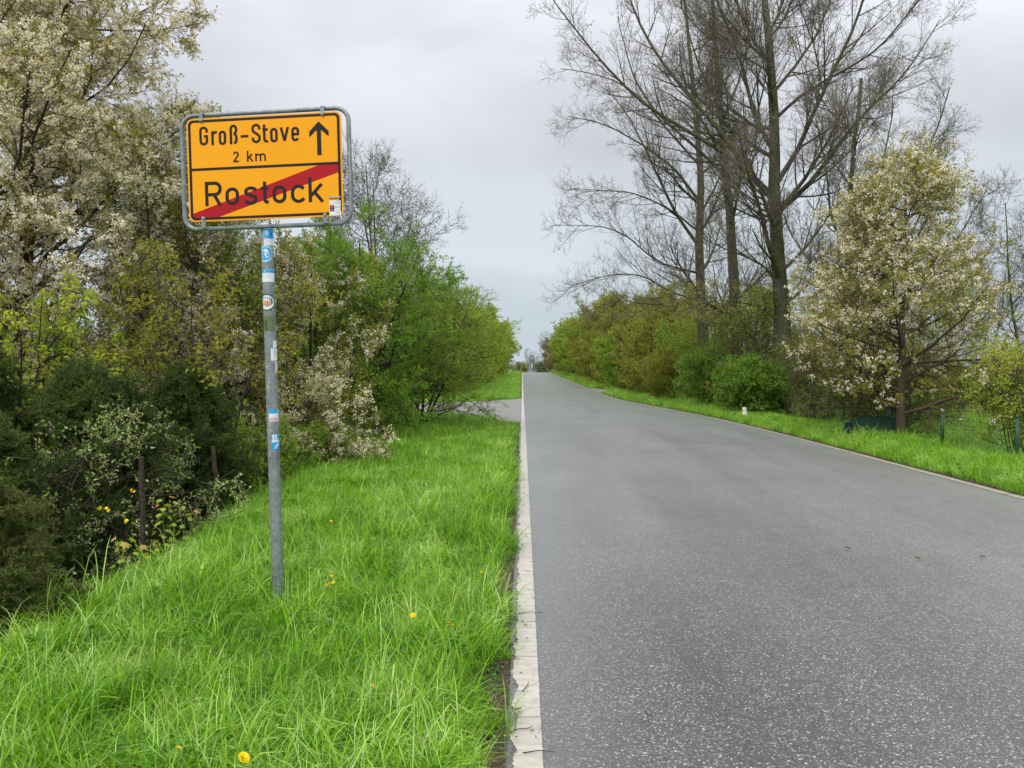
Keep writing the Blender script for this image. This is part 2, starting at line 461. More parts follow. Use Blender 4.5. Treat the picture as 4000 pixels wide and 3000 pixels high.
def strip(name, lx, rx, y0, y1, dy, off, mat, nxs=2, wob=0.0, seed=0, kind='structure'):
    y = np.arange(y0, y1 + dy, dy); rng = np.random.default_rng(seed)
    w1 = (wob * (np.convolve(rng.normal(0, 2.2, len(y)), np.ones(5) / 5, 'same') + rng.normal(0, .35, len(y)))) if wob else 0; w2 = rng.normal(0, wob * .4, len(y)) if wob else 0
    a = lx + w1; b = rx + (w2 * 0.3)
    t = np.linspace(0, 1, nxs)
    X = a[:, None] * (1 - t) + b[:, None] * t if np.ndim(a) else np.broadcast_to(a * (1 - t) + b * t, (len(y), nxs))
    Y = np.broadcast_to(y[:, None], X.shape); Z = np.broadcast_to((rz(y) + off)[:, None], X.shape)
    ii = np.arange(X.size).reshape(X.shape)
    F = np.stack([ii[:-1, :-1], ii[:-1, 1:], ii[1:, 1:], ii[1:, :-1]], -1).reshape(-1, 4)
    o = mesh_np(name, np.stack([X, Y, Z], -1), F, mat, smooth=True)
    return tag(o, kind=kind)


strip('road', -0.075, 6.10, -8, 330, 0.5, 0.0, M['asphalt'], 12)
# raggedly broken asphalt edge and soil shoulder
strip('verge_soil', -0.42, -0.068, -3, 22, 0.05, 0.012, M['soil'], 5, 0.004, 3)
strip('verge_soil', 6.10, 6.22, -3, 60, 0.1, 0.006, M['soil'], 4, 0.01, 4)
strip('edge_line', -0.036, 0.084, -3, 49, 0.02, 0.005, M['white_line_paint'], 3, 0.0075, 5)
strip('edge_line', -0.02, 0.10, 49.2, 200, 0.4, 0.006, M['white_line_paint'], 2)
strip('edge_line', 5.93, 6.045, -3, 200, 0.1, 0.005, M['dirty_line_paint'], 3, 0.006, 6)
for (xa, ya, xb, yb, w, mt) in ((0.15, 21.9, 2.5, 20.4, 0.05, 'seam_light'), (0.12, 24.0, 2.3, 24.4, 0.05, 'seam_dark'), (0.12, 34.5, 2.2, 34.8, 0.07, 'seam_dark'), (2.4, 16.5, 4.6, 15.4, 0.02, 'seam_dark')):
    t = np.linspace(0, 1, 24); rng = np.random.default_rng(int(ya * 7))
    x = xa + (xb - xa) * t; y = ya + (yb - ya) * t + rng.normal(0, 0.02, 24)
    V = np.concatenate([np.stack([x, y - w / 2, rz(y) + 0.004], -1), np.stack([x, y + w / 2, rz(y) + 0.004], -1)])
    F = np.array([(i, i + 1, i + 25, i + 24) for i in range(23)])
    tag(mesh_np('road_seam', V, F, M[mt]), kind='structure')
# side road
t = np.linspace(0, 1, 14); S = []
ux = -np.unique(np.concatenate([np.linspace(0.05, 6, 40), np.linspace(6, 40, 30)]))
ne = np.interp(-ux, -NE[:, 0], NE[:, 1]); fe = np.interp(-ux, -FE[:, 0], FE[:, 1])
Y = ne[:, None] * (1 - t) + fe[:, None] * t
X = np.broadcast_to(ux[:, None], Y.shape)
Z = rz(Y) - 0.006 - 0.0 * X
ii = np.arange(X.size).reshape(X.shape)
F = np.stack([ii[:-1, :-1], ii[:-1, 1:], ii[1:, 1:], ii[1:, :-1]], -1).reshape(-1, 4)
tag(mesh_np('side_road', np.stack([X, Y, Z], -1), F, M['asphalt_old'], smooth=True), kind='structure')
# small lay-by on the right
yy = np.linspace(60, 70, 12); wv = 1.1 * np.sin(np.linspace(0, math.pi, 12)) + 0.05
V = np.concatenate([np.stack([np.full(12, 6.06), yy, rz(yy) + 0.03], -1), np.stack([6.1 + wv, yy, rz(yy) + 0.035], -1)])
tag(mesh_np('lay_by', V, np.array([(i, i + 12, i + 13, i + 1) for i in range(11)]), M['asphalt_old']), kind='structure')


# ------------------------------------------------------------------ plants
def interp_poly(P, t):
    """P (N,n,3), t (N,k) -> pos, tangent (N,k,3)"""
    n = P.shape[1]; f = np.clip(t, 0, 0.9999) * (n - 1); i = f.astype(int); w = (f - i)[..., None]
    r = np.arange(P.shape[0])[:, None]
    a = P[r, i]; b = P[r, i + 1]
    return a * (1 - w) + b * w, norm(b - a)


def interp_rad(Rd, t):
    n = Rd.shape[1]; f = np.clip(t, 0, 0.9999) * (n - 1); i = f.astype(int); w = f - i
    r = np.arange(Rd.shape[0])[:, None]
    return Rd[r, i] * (1 - w) + Rd[r, i + 1] * w


def grow(rng, P, Rd, m, tr=(0.2, 0.98), ang=(45, 70), length=1.0, taper=0.6, npts=5, rs=0.6, wig=0.15, trop=(0, 0, 0.1), rmin=0.003, rend=0.25, flat=0.0, lexp=1.0):
    Nn = P.shape[0]
    t = (np.arange(m)[None] + rng.random((Nn, m))) / m
    t = tr[0] + (tr[1] - tr[0]) * t
    p, T = interp_poly(P, t)
    rad = interp_rad(Rd, t) * rs
    az = rng.random((Nn, m)) * 6.283
    ref = norm(rng.normal(size=(Nn, m, 3)) * [1, 1, 1 - flat])
    perp = norm(ref - (ref * T).sum(-1, keepdims=True) * T)
    a = np.radians(rng.uniform(ang[0], ang[1], (Nn, m)))[..., None]
    d = norm(np.cos(a) * T + np.sin(a) * perp)
    plen = np.linalg.norm(np.diff(P, axis=1), axis=-1).sum(1)
    if callable(length): L = length(t, p)
    else: L = length * (1 - taper * ((t - tr[0]) / (tr[1] - tr[0] + 1e-6)) ** lexp)
    L = L * rng.uniform(0.65, 1.25, (Nn, m))
    p = p.reshape(-1, 3); d = d.reshape(-1, 3); L = L.reshape(-1); r0 = np.maximum(rad.reshape(-1), rmin)
    out = [p]; tropv = np.array(trop)
    for k in range(npts - 1):
        p = p + d * (L / (npts - 1))[:, None]; out.append(p)
        d = norm(d + rng.normal(0, wig, d.shape) + tropv / (npts - 1) * 2)
    Pn = np.stack(out, 1)
    Rn = r0[:, None] * np.linspace(1, rend, npts)[None]
    Rn = np.maximum(Rn, rmin * 0.6)
    return Pn, Rn


def tubes(P, Rd, s):
    Nn, n, _ = P.shape
    T = norm(np.gradient(P, axis=1)); T0 = norm(P[:, -1] - P[:, 0])
    ref = np.where(np.abs(T0[:, 2:3]) < 0.8, np.array([[0.05, 0.1, 1.0]]), np.array([[1.0, 0.13, 0.05]]))[:, None]
    A = norm(np.cross(T, np.broadcast_to(ref, T.shape))); B = np.cross(T, A)
    an = np.arange(s) * 2 * math.pi / s
    V = P[:, :, None] + Rd[:, :, None, None] * (A[:, :, None] * np.cos(an)[None, None, :, None] + B[:, :, None] * np.sin(an)[None, None, :, None])
    ii = np.arange(Nn * n * s).reshape(Nn, n, s); jj = np.roll(ii, -1, 2)
    F = np.stack([ii[:, :-1], jj[:, :-1], jj[:, 1:], ii[:, 1:]], -1).reshape(-1, 4)
    return V.reshape(-1, 3), F


def tubes_multi(items):
    V = []; F = []; n = 0
    for P, Rd, s in items:
        v, f = tubes(P, Rd, s); V.append(v); F.append(f + n); n += len(v)
    return np.concatenate(V), np.concatenate(F)


def leaf_quads(rng, p, axis, l, w, fold=0.25):
    K = len(p)
    l = np.broadcast_to(l, (K,))[:, None]; w = np.broadcast_to(w, (K,))[:, None]
    a = norm(axis); side = norm(np.cross(a, rng.normal(size=(K, 3)) * 0.7 + [0, 0, 1.0])); nn = np.cross(side, a)
    mid = p + a * l * 0.45 + nn * l * 0.06
    V = np.stack([p, mid + side * w / 2 + nn * w * fold, p + a * l - nn * l * 0.10, mid - side * w / 2 + nn * w * fold], 1)
    F = np.arange(K * 4).reshape(K, 4)
    return V.reshape(-1, 3), F


def discs(rng, p, r, nbias=(0, 0, 0.3), k=5):
    K = len(p); nn = norm(rng.normal(size=(K, 3)) + np.array(nbias)); A = norm(np.cross(nn, rng.normal(size=(K, 3)))); B = np.cross(nn, A)
    an = np.arange(k) * 2 * math.pi / k
    rr = np.broadcast_to(r, (K,))[:, None, None] * rng.uniform(0.75, 1.2, (K, k, 1))
    V = p[:, None] + rr * (A[:, None] * np.cos(an)[None, :, None] + B[:, None] * np.sin(an)[None, :, None]) + nn[:, None] * 0.2 * rr
    return V.reshape(-1, 3), np.arange(K * k).reshape(K, k)


def noise3(p, s, seed=0):
    """cheap smooth pseudo-noise for clumping"""
    rg = np.random.default_rng(seed); v = 0
    for i in range(5):
        k = rg.normal(size=3) * s * (1 + 0.6 * i); v = v + np.sin(p @ k + rg.random() * 6.28) / (1 + 0.4 * i)
    return v / 3.0


def stems(rng, base, n, h, spread, r, npts=9, wig=0.06, lean=(0, 0), base_r=0.1, up=0.35):
    """n stems rising from around base"""
    az = np.arange(n) * 2.399 + rng.random() * 6; 
    tilt = rng.uniform(0.25, 1.0, n) * spread if n > 1 else np.array([0.0])
    d = norm(np.stack([np.cos(az) * tilt + lean[0], np.sin(az) * tilt + lean[1], np.ones(n)], -1))
    p = np.array(base)[None] + np.stack([np.cos(az), np.sin(az), np.zeros(n)], -1) * base_r * (n > 1) * rng.uniform(0.3, 1, (n, 1))
    hh = h * rng.uniform(0.8, 1.0, n) if n > 1 else np.array([h])
    out = [p]
    for k in range(npts - 1):
        p = p + d * (hh / (npts - 1))[:, None]; out.append(p)
        d = norm(d + rng.normal(0, wig, d.shape) * [1, 1, 0.3] + [0, 0, up / (npts - 1)])
    P = np.stack(out, 1)
    Rd = np.broadcast_to(r * np.linspace(1, 0.15, npts)[None] ** 0.9, (n, npts)).copy()
    Rd[:, 0] *= 1.25
    return P, Rd


def scatter_group(coll):
    ng = bpy.data.node_groups.new('scatter_' + coll.name, 'GeometryNodeTree')
    ng.interface.new_socket('Geometry', in_out='INPUT', socket_type='NodeSocketGeometry')
    ng.interface.new_socket('Geometry', in_out='OUTPUT', socket_type='NodeSocketGeometry')
    gi = ng.nodes.new('NodeGroupInput'); go = ng.nodes.new('NodeGroupOutput')
    ci = ng.nodes.new('GeometryNodeCollectionInfo'); ci.inputs['Collection'].default_value = coll
    ci.inputs['Separate Children'].default_value = True; ci.inputs['Reset Children'].default_value = True
    iop = ng.nodes.new('GeometryNodeInstanceOnPoints'); iop.inputs['Pick Instance'].default_value = True
    ng.links.new(gi.outputs[0], iop.inputs['Points']); ng.links.new(ci.outputs[0], iop.inputs['Instance'])
    for nm, sock, typ in (('idx', 'Instance Index', 'INT'), ('rot', 'Rotation', 'FLOAT_VECTOR'), ('scl', 'Scale', 'FLOAT_VECTOR')):
        na = ng.nodes.new('GeometryNodeInputNamedAttribute'); na.data_type = typ; na.inputs[0].default_value = nm
        ng.links.new(na.outputs[0], iop.inputs[sock])
    ng.links.new(iop.outputs[0], go.inputs[0])
    return ng


def points_obj(name, pts, rot, scl, idx, ng, parent=None):
    me = bpy.data.meshes.new(name); me.vertices.add(len(pts)); me.vertices.foreach_set('co', pts.astype(np.float32).ravel())
    for nm, typ, key, d in (('idx', 'INT', 'value', idx.astype(np.int32)), ('rot', 'FLOAT_VECTOR', 'vector', rot.astype(np.float32)), ('scl', 'FLOAT_VECTOR', 'vector', scl.astype(np.float32))):
        a_ = me.attributes.new(nm, typ, 'POINT'); a_.data.foreach_set(key, d.ravel())
    o = bpy.data.objects.new(name, me); COL.objects.link(o); o.parent = parent
    md = o.modifiers.new('scatter', 'NODES'); md.node_group = ng
    o['kind'] = 'stuff'
    return o


SPR = {}


def sprigs(kind, mat, n, l, w, L, twig='twig_brown', droop=0.0, variants=5, r=0.0025, side=3):
    """a few variants of one short leafy (or blossoming) twig pointing along +X, to be scattered over a crown"""
    key = (kind, mat, n, l, w, L, twig, droop, variants, r)
    if key in SPR: return SPR[key]
    coll = bpy.data.collections.new('sprig%d' % len(SPR))
    for v in range(variants):
        rng = np.random.default_rng(v + 7 * len(SPR))
        P = np.zeros((1, 5, 3)); P[0, :, 0] = np.linspace(0, L, 5); P[0, 1:, 1:] = np.cumsum(rng.normal(0, L * .05, (4, 2)), 0)
        Rd = r * np.linspace(1, .4, 5)[None]
        S, SR = grow(rng, P, Rd, side, (0.1, 0.8), (30, 55), L * 0.55, 0.4, npts=3, rs=0.7, wig=0.1, trop=(0, 0, 0), rmin=r * .5)
        V, F = tubes_multi([(P, Rd, 3), (S, SR, 3)]); nf = len(F)
        tint = [np.zeros(len(V))]; Vs = [V]; Fs = [F]; n0 = len(V); Fd = []
        if n:
            for Q, k in ((P, max(1, n // 2)), (S, max(1, (n - n // 2) // side + (kind == 'leaf')))):
                t = rng.uniform(0.1, 1.02, (Q.shape[0], k)); p, T = interp_poly(Q, t); p = p.reshape(-1, 3); T = T.reshape(-1, 3); K = len(p)
                if kind == 'leaf':
                    ax = norm(T * 0.7 + rng.normal(0, 0.55, (K, 3)) + [0, 0, -droop]); sc = rng.uniform(.6, 1.3, K)
                    v_, f_ = leaf_quads(rng, p, ax, l * sc, w * sc); Fs.append(f_ + n0); q = 4
                elif kind == 'needle':
                    ax = norm(T * 0.75 + norm(rng.normal(size=(K, 3)) * [1, 1, .6])); sc = rng.uniform(.7, 1.2, K)
                    v_, f_ = leaf_quads(rng, p, ax, l * sc, w, 0.0); Fs.append(f_ + n0); q = 4
                else:
                    p = np.repeat(p, 3, 0) + rng.normal(0, l * 1.3, (K * 3, 3)); v_, f_ = discs(rng, p, l); Fd.append(f_ + n0); q = 5
                n0 += len(v_); Vs.append(v_); tint.append(np.repeat(np.clip(rng.normal(.5, .24, len(v_) // q), 0, 1), q))
        faces = [np.concatenate(Fs)] + ([np.concatenate(Fd)] if Fd else [])
        tot = sum(len(f) for f in faces); mi = np.ones(tot, int); mi[:nf] = 0
        o = mesh_np('%s_sprig%02d' % (kind, v), np.concatenate(Vs), faces, [M[twig], M[mat]], tint=np.concatenate(tint), link=False, matidx=mi)
        coll.objects.link(o)
    SPR[key] = (scatter_group(coll), variants)
    return SPR[key]


def crown(rng, name, P, per, ng, parent, sc=1.0, tr=(0.12, 1.0), ang=(20, 65), roll=3.14, trop=(0, 0, 0.15), clump=None, thr=0.0, cl=2.0, keep=None, frac=1.0):
    Nn = P.shape[0]; t = rng.uniform(tr[0], tr[1], (Nn, per)); p, T = interp_poly(P, t)
    perp = norm(np.cross(T, rng.normal(size=T.shape))); a = np.radians(rng.uniform(ang[0], ang[1], (Nn, per)))[..., None]
    d = norm(np.cos(a) * T + np.sin(a) * perp + np.array(trop)).reshape(-1, 3); p = p.reshape(-1, 3)
    k = rng.random(len(p)) < frac
    if keep is not None: k &= keep(p)
    if clump is not None: k &= noise3(p, cl, clump) > thr
    p = p[k]; d = d[k]; n = len(p)
    rot = np.stack([rng.uniform(-roll, roll, n), -np.arcsin(np.clip(d[:, 2], -1, 1)), np.arctan2(d[:, 1], d[:, 0])], -1)
    s_ = sc * rng.uniform(.65, 1.25, n)
    return points_obj(name, p, rot, np.stack([s_] * 3, -1), rng.integers(0, ng[1], n), ng[0], parent)


def tree(name, label, cat, x, y, h, rad, seed, leaf=None, blossom=None, nst=1, tr=0.06, bark='bark_dark', twig='twig_brown',
         m=(16, 9, 7), cb=0.15, ang1=(50, 75), ang2=(35, 65), trop=(0, 0, 0.25), spread=0.35, lean=(0, 0), shape='round', wig=0.16, zoff=-0.05, group=None, twr=0.0035,
         npl=(7, 5), sl=0.22, stem_paths=None):
    rng = np.random.default_rng(seed)
    root = empty(name, (x, y, float(gz(x, y)) + zoff)); tag(root, label, cat, group)
    S, SR = stems(rng, (0, 0, 0), nst, h * 0.96, spread, tr, lean=lean, base_r=0.12 * rad * (nst > 1) + 0.01, wig=0.05 if nst == 1 else 0.08)

    def l1(t, p):
        if shape == 'egg2': s = np.clip(1.08 - t, 0, 1) ** 0.62 * np.clip(0.72 + t * 1.6, 0, 1)
        elif shape == 'cone': s = (1 - t) ** 0.75 + 0.12
        elif shape == 'egg': s = np.clip(1.12 - t, 0, 1) ** 0.62 * np.clip(0.55 + t * 2.2, 0, 1)
        else:
            q = (t - cb) / (1 - cb); s = np.sqrt(np.clip(1 - (q * 1.05 - 0.38) ** 2 / 0.5, 0.05, 1))
        return rad * s
    P1, R1 = grow(rng, S, SR, m[0], (cb, 0.98), ang1, l1, npts=npl[0], rs=0.5, wig=wig, trop=trop, rmin=0.006)
    P2, R2 = grow(rng, P1, R1, m[1], (0.15, 0.98), ang2, rad * 0.42, 0.55, npts=npl[1], rs=0.55, wig=wig, trop=trop, rmin=twr * 1.3)
    for i in range(nst): mesh_np('trunk', *tubes(S[i:i + 1], SR[i:i + 1], 8), M[bark], root, smooth=True)
    V, F = tubes_multi([(P1, R1, 5), (P2, R2, 3)]); mesh_np('branches', V, F, M[bark], root, smooth=True)['kind'] = 'stuff'
    PA = P2; k1 = max(1, m[2] // 2)
    for j, kw in enumerate(leaf or []):
        kw = dict(kw); ng = sprigs('leaf', kw.pop('mat'), kw.pop('n'), kw.pop('l'), kw.pop('w'), kw.pop('L', sl), twig, kw.get('droop', 0), r=twr)
        dr = kw.pop('droop', 0); kw.setdefault('roll', 0.5 if dr > .5 else 3.14)
        crown(rng, kw.pop('name', 'leaves' if j == 0 else 'mixed_leaves'), PA, m[2], ng, root, **kw)
    for kw in (blossom or []):
        kw = dict(kw); ng = sprigs('blossom', kw.pop('mat'), kw.pop('n'), kw.pop('r'), 0, kw.pop('L', sl), twig, r=twr)
        crown(rng, 'blossom', PA, kw.pop('per', m[2]), ng, root, **kw)
    return root


def copy_thing(src, name, label, x, y, sc, rot, group=None, zoff=-0.05, sz=None):
    c = src.copy(); c.name = name; COL.objects.link(c)
    c.location = (x, y, float(gz(x, y)) + zoff); c.rotation_euler = (0, 0, rot); c.scale = (sc, sc, sz or sc)
    c['label'] = label
    if group: c['group'] = group
    for ch in list(src.children):
        d = ch.copy(); COL.objects.link(d); d.parent = c
    return c


def PX(x, d): return (x - 1128) / 1664 * d


# --- left hedge, near to far
tree('cherry_tree', 'tall cherry tree full of white blossom and bronze leaves filling the top left corner', 'tree', -7.9, 11.2, 10.5, 3.2, 11, nst=2, tr=0.13, spread=0.14, bark='bark_dark',
     m=(30, 14, 11), cb=0.20, ang1=(40, 80), trop=(0, 0, 0.18),
     leaf=[dict(mat='leaf_bronze', n=10, l=0.038, w=0.021, droop=0.3, frac=.9)], blossom=[dict(mat='blossom', n=15, r=0.0115, clump=5, thr=-0.7, cl=1.5)])
tree('cherry_tree', 'smaller cherry tree with pale blossom and thin upright stems left of the town sign', 'tree', -5.5, 11.6, 7.2, 1.5, 12, nst=4, tr=0.05, spread=0.16,
     m=(20, 9, 9), cb=0.1, ang1=(30, 65), trop=(0, 0, 0.35), leaf=[dict(mat='leaf_olive', n=8, l=0.036, w=0.02, droop=0.3)],
     blossom=[dict(mat='blossom', n=12, r=0.0115, clump=8, thr=-0.3, cl=1.8)])
tree('slender_tree', 'slender many-stemmed tree with bare upright twigs behind the left edge of the sign', 'tree', -5.9, 13.8, 7.4, 1.5, 13, nst=8, tr=0.045, spread=0.16,
     m=(13, 7, 6), cb=0.15, ang1=(18, 40), trop=(0, 0, 0.6), sl=0.35, leaf=[dict(mat='leaf_fresh', n=8, l=0.04, w=0.022)])
tree('slender_tree', 'slender tree of upright grey green stems in the gap beside the small cherry', 'tree', -4.75, 12.4, 5.4, 1.1, 22, nst=6, tr=0.035, spread=0.16,
     m=(12, 6, 6), cb=0.18, ang1=(20, 45), trop=(0, 0, 0.5), sl=0.3, leaf=[dict(mat='leaf_fresh', n=6, l=0.038, w=0.022)])
tree('maple_tree', 'low yellow green maple with drooping young leaves at the left edge above the spruces', 'tree', -6.1, 8.8, 4.2, 1.3, 14, nst=4, tr=0.03, spread=0.3,
     m=(9, 6, 5), cb=0.25, leaf=[dict(mat='leaf_lime', n=8, l=0.058, w=0.034, droop=1.0)])
tree('maple_tree', 'olive and amber maple with drooping leaves just left of the sign pole', 'tree', -4.1, 9.9, 3.9, 1.0, 15, nst=4, tr=0.028, spread=0.25,
     m=(8, 5, 4), cb=0.5, ang1=(35, 65), leaf=[dict(mat='leaf_amber', n=7, l=0.058, w=0.03, droop=0.9)])
tree('sloe_shrub', 'wide dark-branched shrub covered in cream white blossom behind the sign pole', 'shrub', -4.3, 12.6, 2.75, 1.55, 16, nst=5, tr=0.055, spread=0.85,
     m=(14, 9, 8), cb=0.15, ang1=(45, 85), trop=(0, 0, 0.05), leaf=[dict(mat='leaf_olive', n=6, l=0.03, w=0.017)],
     blossom=[dict(mat='blossom_cream', n=12, r=0.0115, clump=3, thr=-0.1, cl=2.2)])
tree('cherry_tree', 'olive leaved cherry with sparse pale blossom between the cream shrub and the sign board', 'tree', -4.25, 15.0, 5.1, 1.8, 17, nst=3, tr=0.055, spread=0.3,
     m=(16, 9, 8), cb=0.15, leaf=[dict(mat='leaf_olive', n=11, l=0.042, w=0.023, droop=0.3)],
     blossom=[dict(mat='blossom', n=8, r=0.0125, clump=21, thr=0.0, cl=1.8)])
tree('hawthorn_tree', 'dense fresh green tree between the blossoming shrub and the junction', 'tree', -3.5, 17.2, 4.9, 1.7, 18, nst=5, tr=0.06, spread=0.4,
     m=(17, 9, 7), cb=0.06, leaf=[dict(mat='leaf_green', n=18, l=0.038, w=0.02)])
tree('hawthorn_shrub', 'broad green shrub whose branches hang over the verge at the side road junction', 'shrub', -2.75, 20.0, 4.1, 2.1, 19, nst=8, tr=0.04, spread=0.75,
     m=(13, 9, 7), cb=0.05, ang1=(50, 85), trop=(0, 0, -0.05), leaf=[dict(mat='leaf_fresh', n=16, l=0.036, w=0.017)])
tree('hawthorn_tree', 'olive green tree rising behind the shrub at the junction', 'tree', -4.9, 20.8, 5.0, 2.0, 21, nst=6, tr=0.05, spread=0.5,
     m=(13, 8, 6), cb=0.06, leaf=[dict(mat='leaf_olive', n=14, l=0.055, w=0.03)])
tree('hawthorn_shrub', 'low dark green shrub under the dense green tree beside the grass verge', 'shrub', -3.75, 15.4, 2.3, 1.3, 20, nst=7, tr=0.025, spread=0.7,
     m=(9, 7, 7), cb=0.06, leaf=[dict(mat='leaf_green', n=12, l=0.05, w=0.03)])
# undergrowth
for i, (x, y, h, r, mt, lb) in enumerate([
        (-5.0, 10.3, 2.3, 1.2, 'leaf_fresh', 'bright green leafy undergrowth shrub behind the spruces'),
        (-4.1, 11.2, 1.1, 0.8, 'leaf_green', 'low dark green undergrowth between the leaning rusty post and the sign pole'),
        (-3.5, 12.6, 0.7, 0.7, 'leaf_fresh', 'small bright leafy plants at the foot of the blossoming shrub right of the pole'),
        (-6.6, 12.5, 2.6, 1.5, 'leaf_green', 'green undergrowth shrub beneath the tall cherry tree'),
        (-6.9, 17.5, 2.8, 1.8, 'leaf_olive', 'olive shrub seen through the hedge left of the pole'),
        (-5.2, 19.0, 2.6, 1.6, 'leaf_green', 'dark green shrub deep inside the hedge behind the cream blossom')]):
    tree('leafy_shrub', lb, 'shrub', x, y, h, r, 40 + i, nst=8, tr=0.014, spread=0.7, m=(9, 7, 6), cb=0.1, leaf=[dict(mat=mt, n=11, l=0.045, w=0.026)])


# --- conifers
def conifer(label, x, y, h, r, seed, mat, gold=False, sc=1.0):
    rng = np.random.default_rng(seed)
    root = empty('spruce_tree' if not gold else 'golden_conifer', (x, y, float(gz(x, y)) - 0.05)); tag(root, label, 'conifer')
    S, SR = stems(rng, (0, 0, 0), 1, h, 0, 0.05, wig=0.03)
    mm = int(70 * h / 2)
    P1, R1 = grow(rng, S, SR, mm, (0.02, 0.99), (60, 95), lambda t, p: r * ((1.0 - t) ** (0.85 if gold else 0.8)) + 0.10, npts=6, rs=0.35, wig=0.07, trop=(0, 0, 0.16), rmin=0.004)
    P2, R2 = grow(rng, P1, R1, 13, (0.1, 1.0), (35, 65), 0.26 * r + 0.06, 0.6, npts=4, rs=0.5, wig=0.1, trop=(0, 0, 0.05), rmin=0.002, flat=0.75)
    mesh_np('trunk', *tubes(S, SR, 7), M['bark_brown'], root, smooth=True)
    V, F = tubes_multi([(P1, R1, 4), (P2, R2, 3)]); mesh_np('branches', V, F, M['bark_brown'], root)['kind'] = 'stuff'
    ng = sprigs('needle', mat, 90, 0.026, 0.0055, 0.13, 'bark_brown', side=3, r=0.002)
    crown(rng, 'needles', P2, 6, ng, root, sc=sc, ang=(15, 50), trop=(0, 0, 0.05))
    return root


conifer('dark spruce at the left edge, broadest of the spruces by the verge', -4.7, 6.5, 2.25, 1.3, 61, 'needle')
conifer('dark tall spruce behind the broad one at the left edge', -5.5, 7.6, 2.9, 1.4, 66, 'needle')
conifer('dark green spruce standing behind the left rusty post', -4.25, 7.7, 2.4, 1.25, 62, 'needle')
conifer('dark green spruce between the two rusty posts', -4.0, 8.9, 2.2, 1.05, 63, 'needle')
conifer('golden brown conifer cut off by the left edge of the picture', -3.25, 4.55, 1.1, 0.50, 64, 'needle_gold', True, 0.8)
o = tree('variegated_shrub', 'shrub with small pale cream-edged leaves growing through the dark spruces', 'shrub', -4.05, 7.0, 1.9, 0.95, 65, nst=10, tr=0.009, spread=0.6, m=(8, 4, 4), cb=0.15,
         leaf=[dict(mat='leaf_pale', n=9, l=0.034, w=0.017, clump=4, thr=-0.1, cl=2.0, L=0.14), dict(mat='leaf_green', n=3, l=0.035, w=0.016, L=0.14, frac=.3, name='green_leaves')])
rng = np.random.default_rng(5)
for (px, py, d) in ((277, 1062, 6.6), (205, 1100, 6.3), (221, 1103, 6.3), (262, 1130, 6.3)):
    w = Vector((PX(px, d), d, 1.6 + (787 - py) / 1664 * d)) - o.location
    V, F = discs(rng, np.array([list(w)] * 5) + rng.normal(0, 0.006, (5, 3)), 0.016)
    mesh_np('yellow_flower', V, F, M['dandelion'], o)


# --- poplars
def limb(pts, d, dslope, r0, r1, n=14, rng=None):
    """pts in picture-plane metres traced at distance d, swung out of the plane by dslope"""
    pts = np.array(pts, float)
    X = PX(1106 + pts[:, 0] / 2, d); Z = 1.6 + (787 - pts[:, 1] / 2) / 1664 * d
    s = np.concatenate([[0], np.cumsum(np.hypot(np.diff(X), np.diff(Z)))]); t = np.linspace(0, s[-1], n)
    x = np.interp(t, s, X); z = np.interp(t, s, Z)
    for _ in range(2):
        x[1:-1] = (x[:-2] + 2 * x[1:-1] + x[2:]) / 4; z[1:-1] = (z[:-2] + 2 * z[1:-1] + z[2:]) / 4
    y = d + dslope * t * (0.5 + 0.5 * t / max(s[-1], 1e-3))
    P = np.stack([x, y, z], -1)
    if rng is not None: P[1:] += np.cumsum(rng.normal(0, 0.018, (n - 1, 3)), 0)
    return P, r0 + (r1 - r0) * np.linspace(0, 1, n) ** 0.8


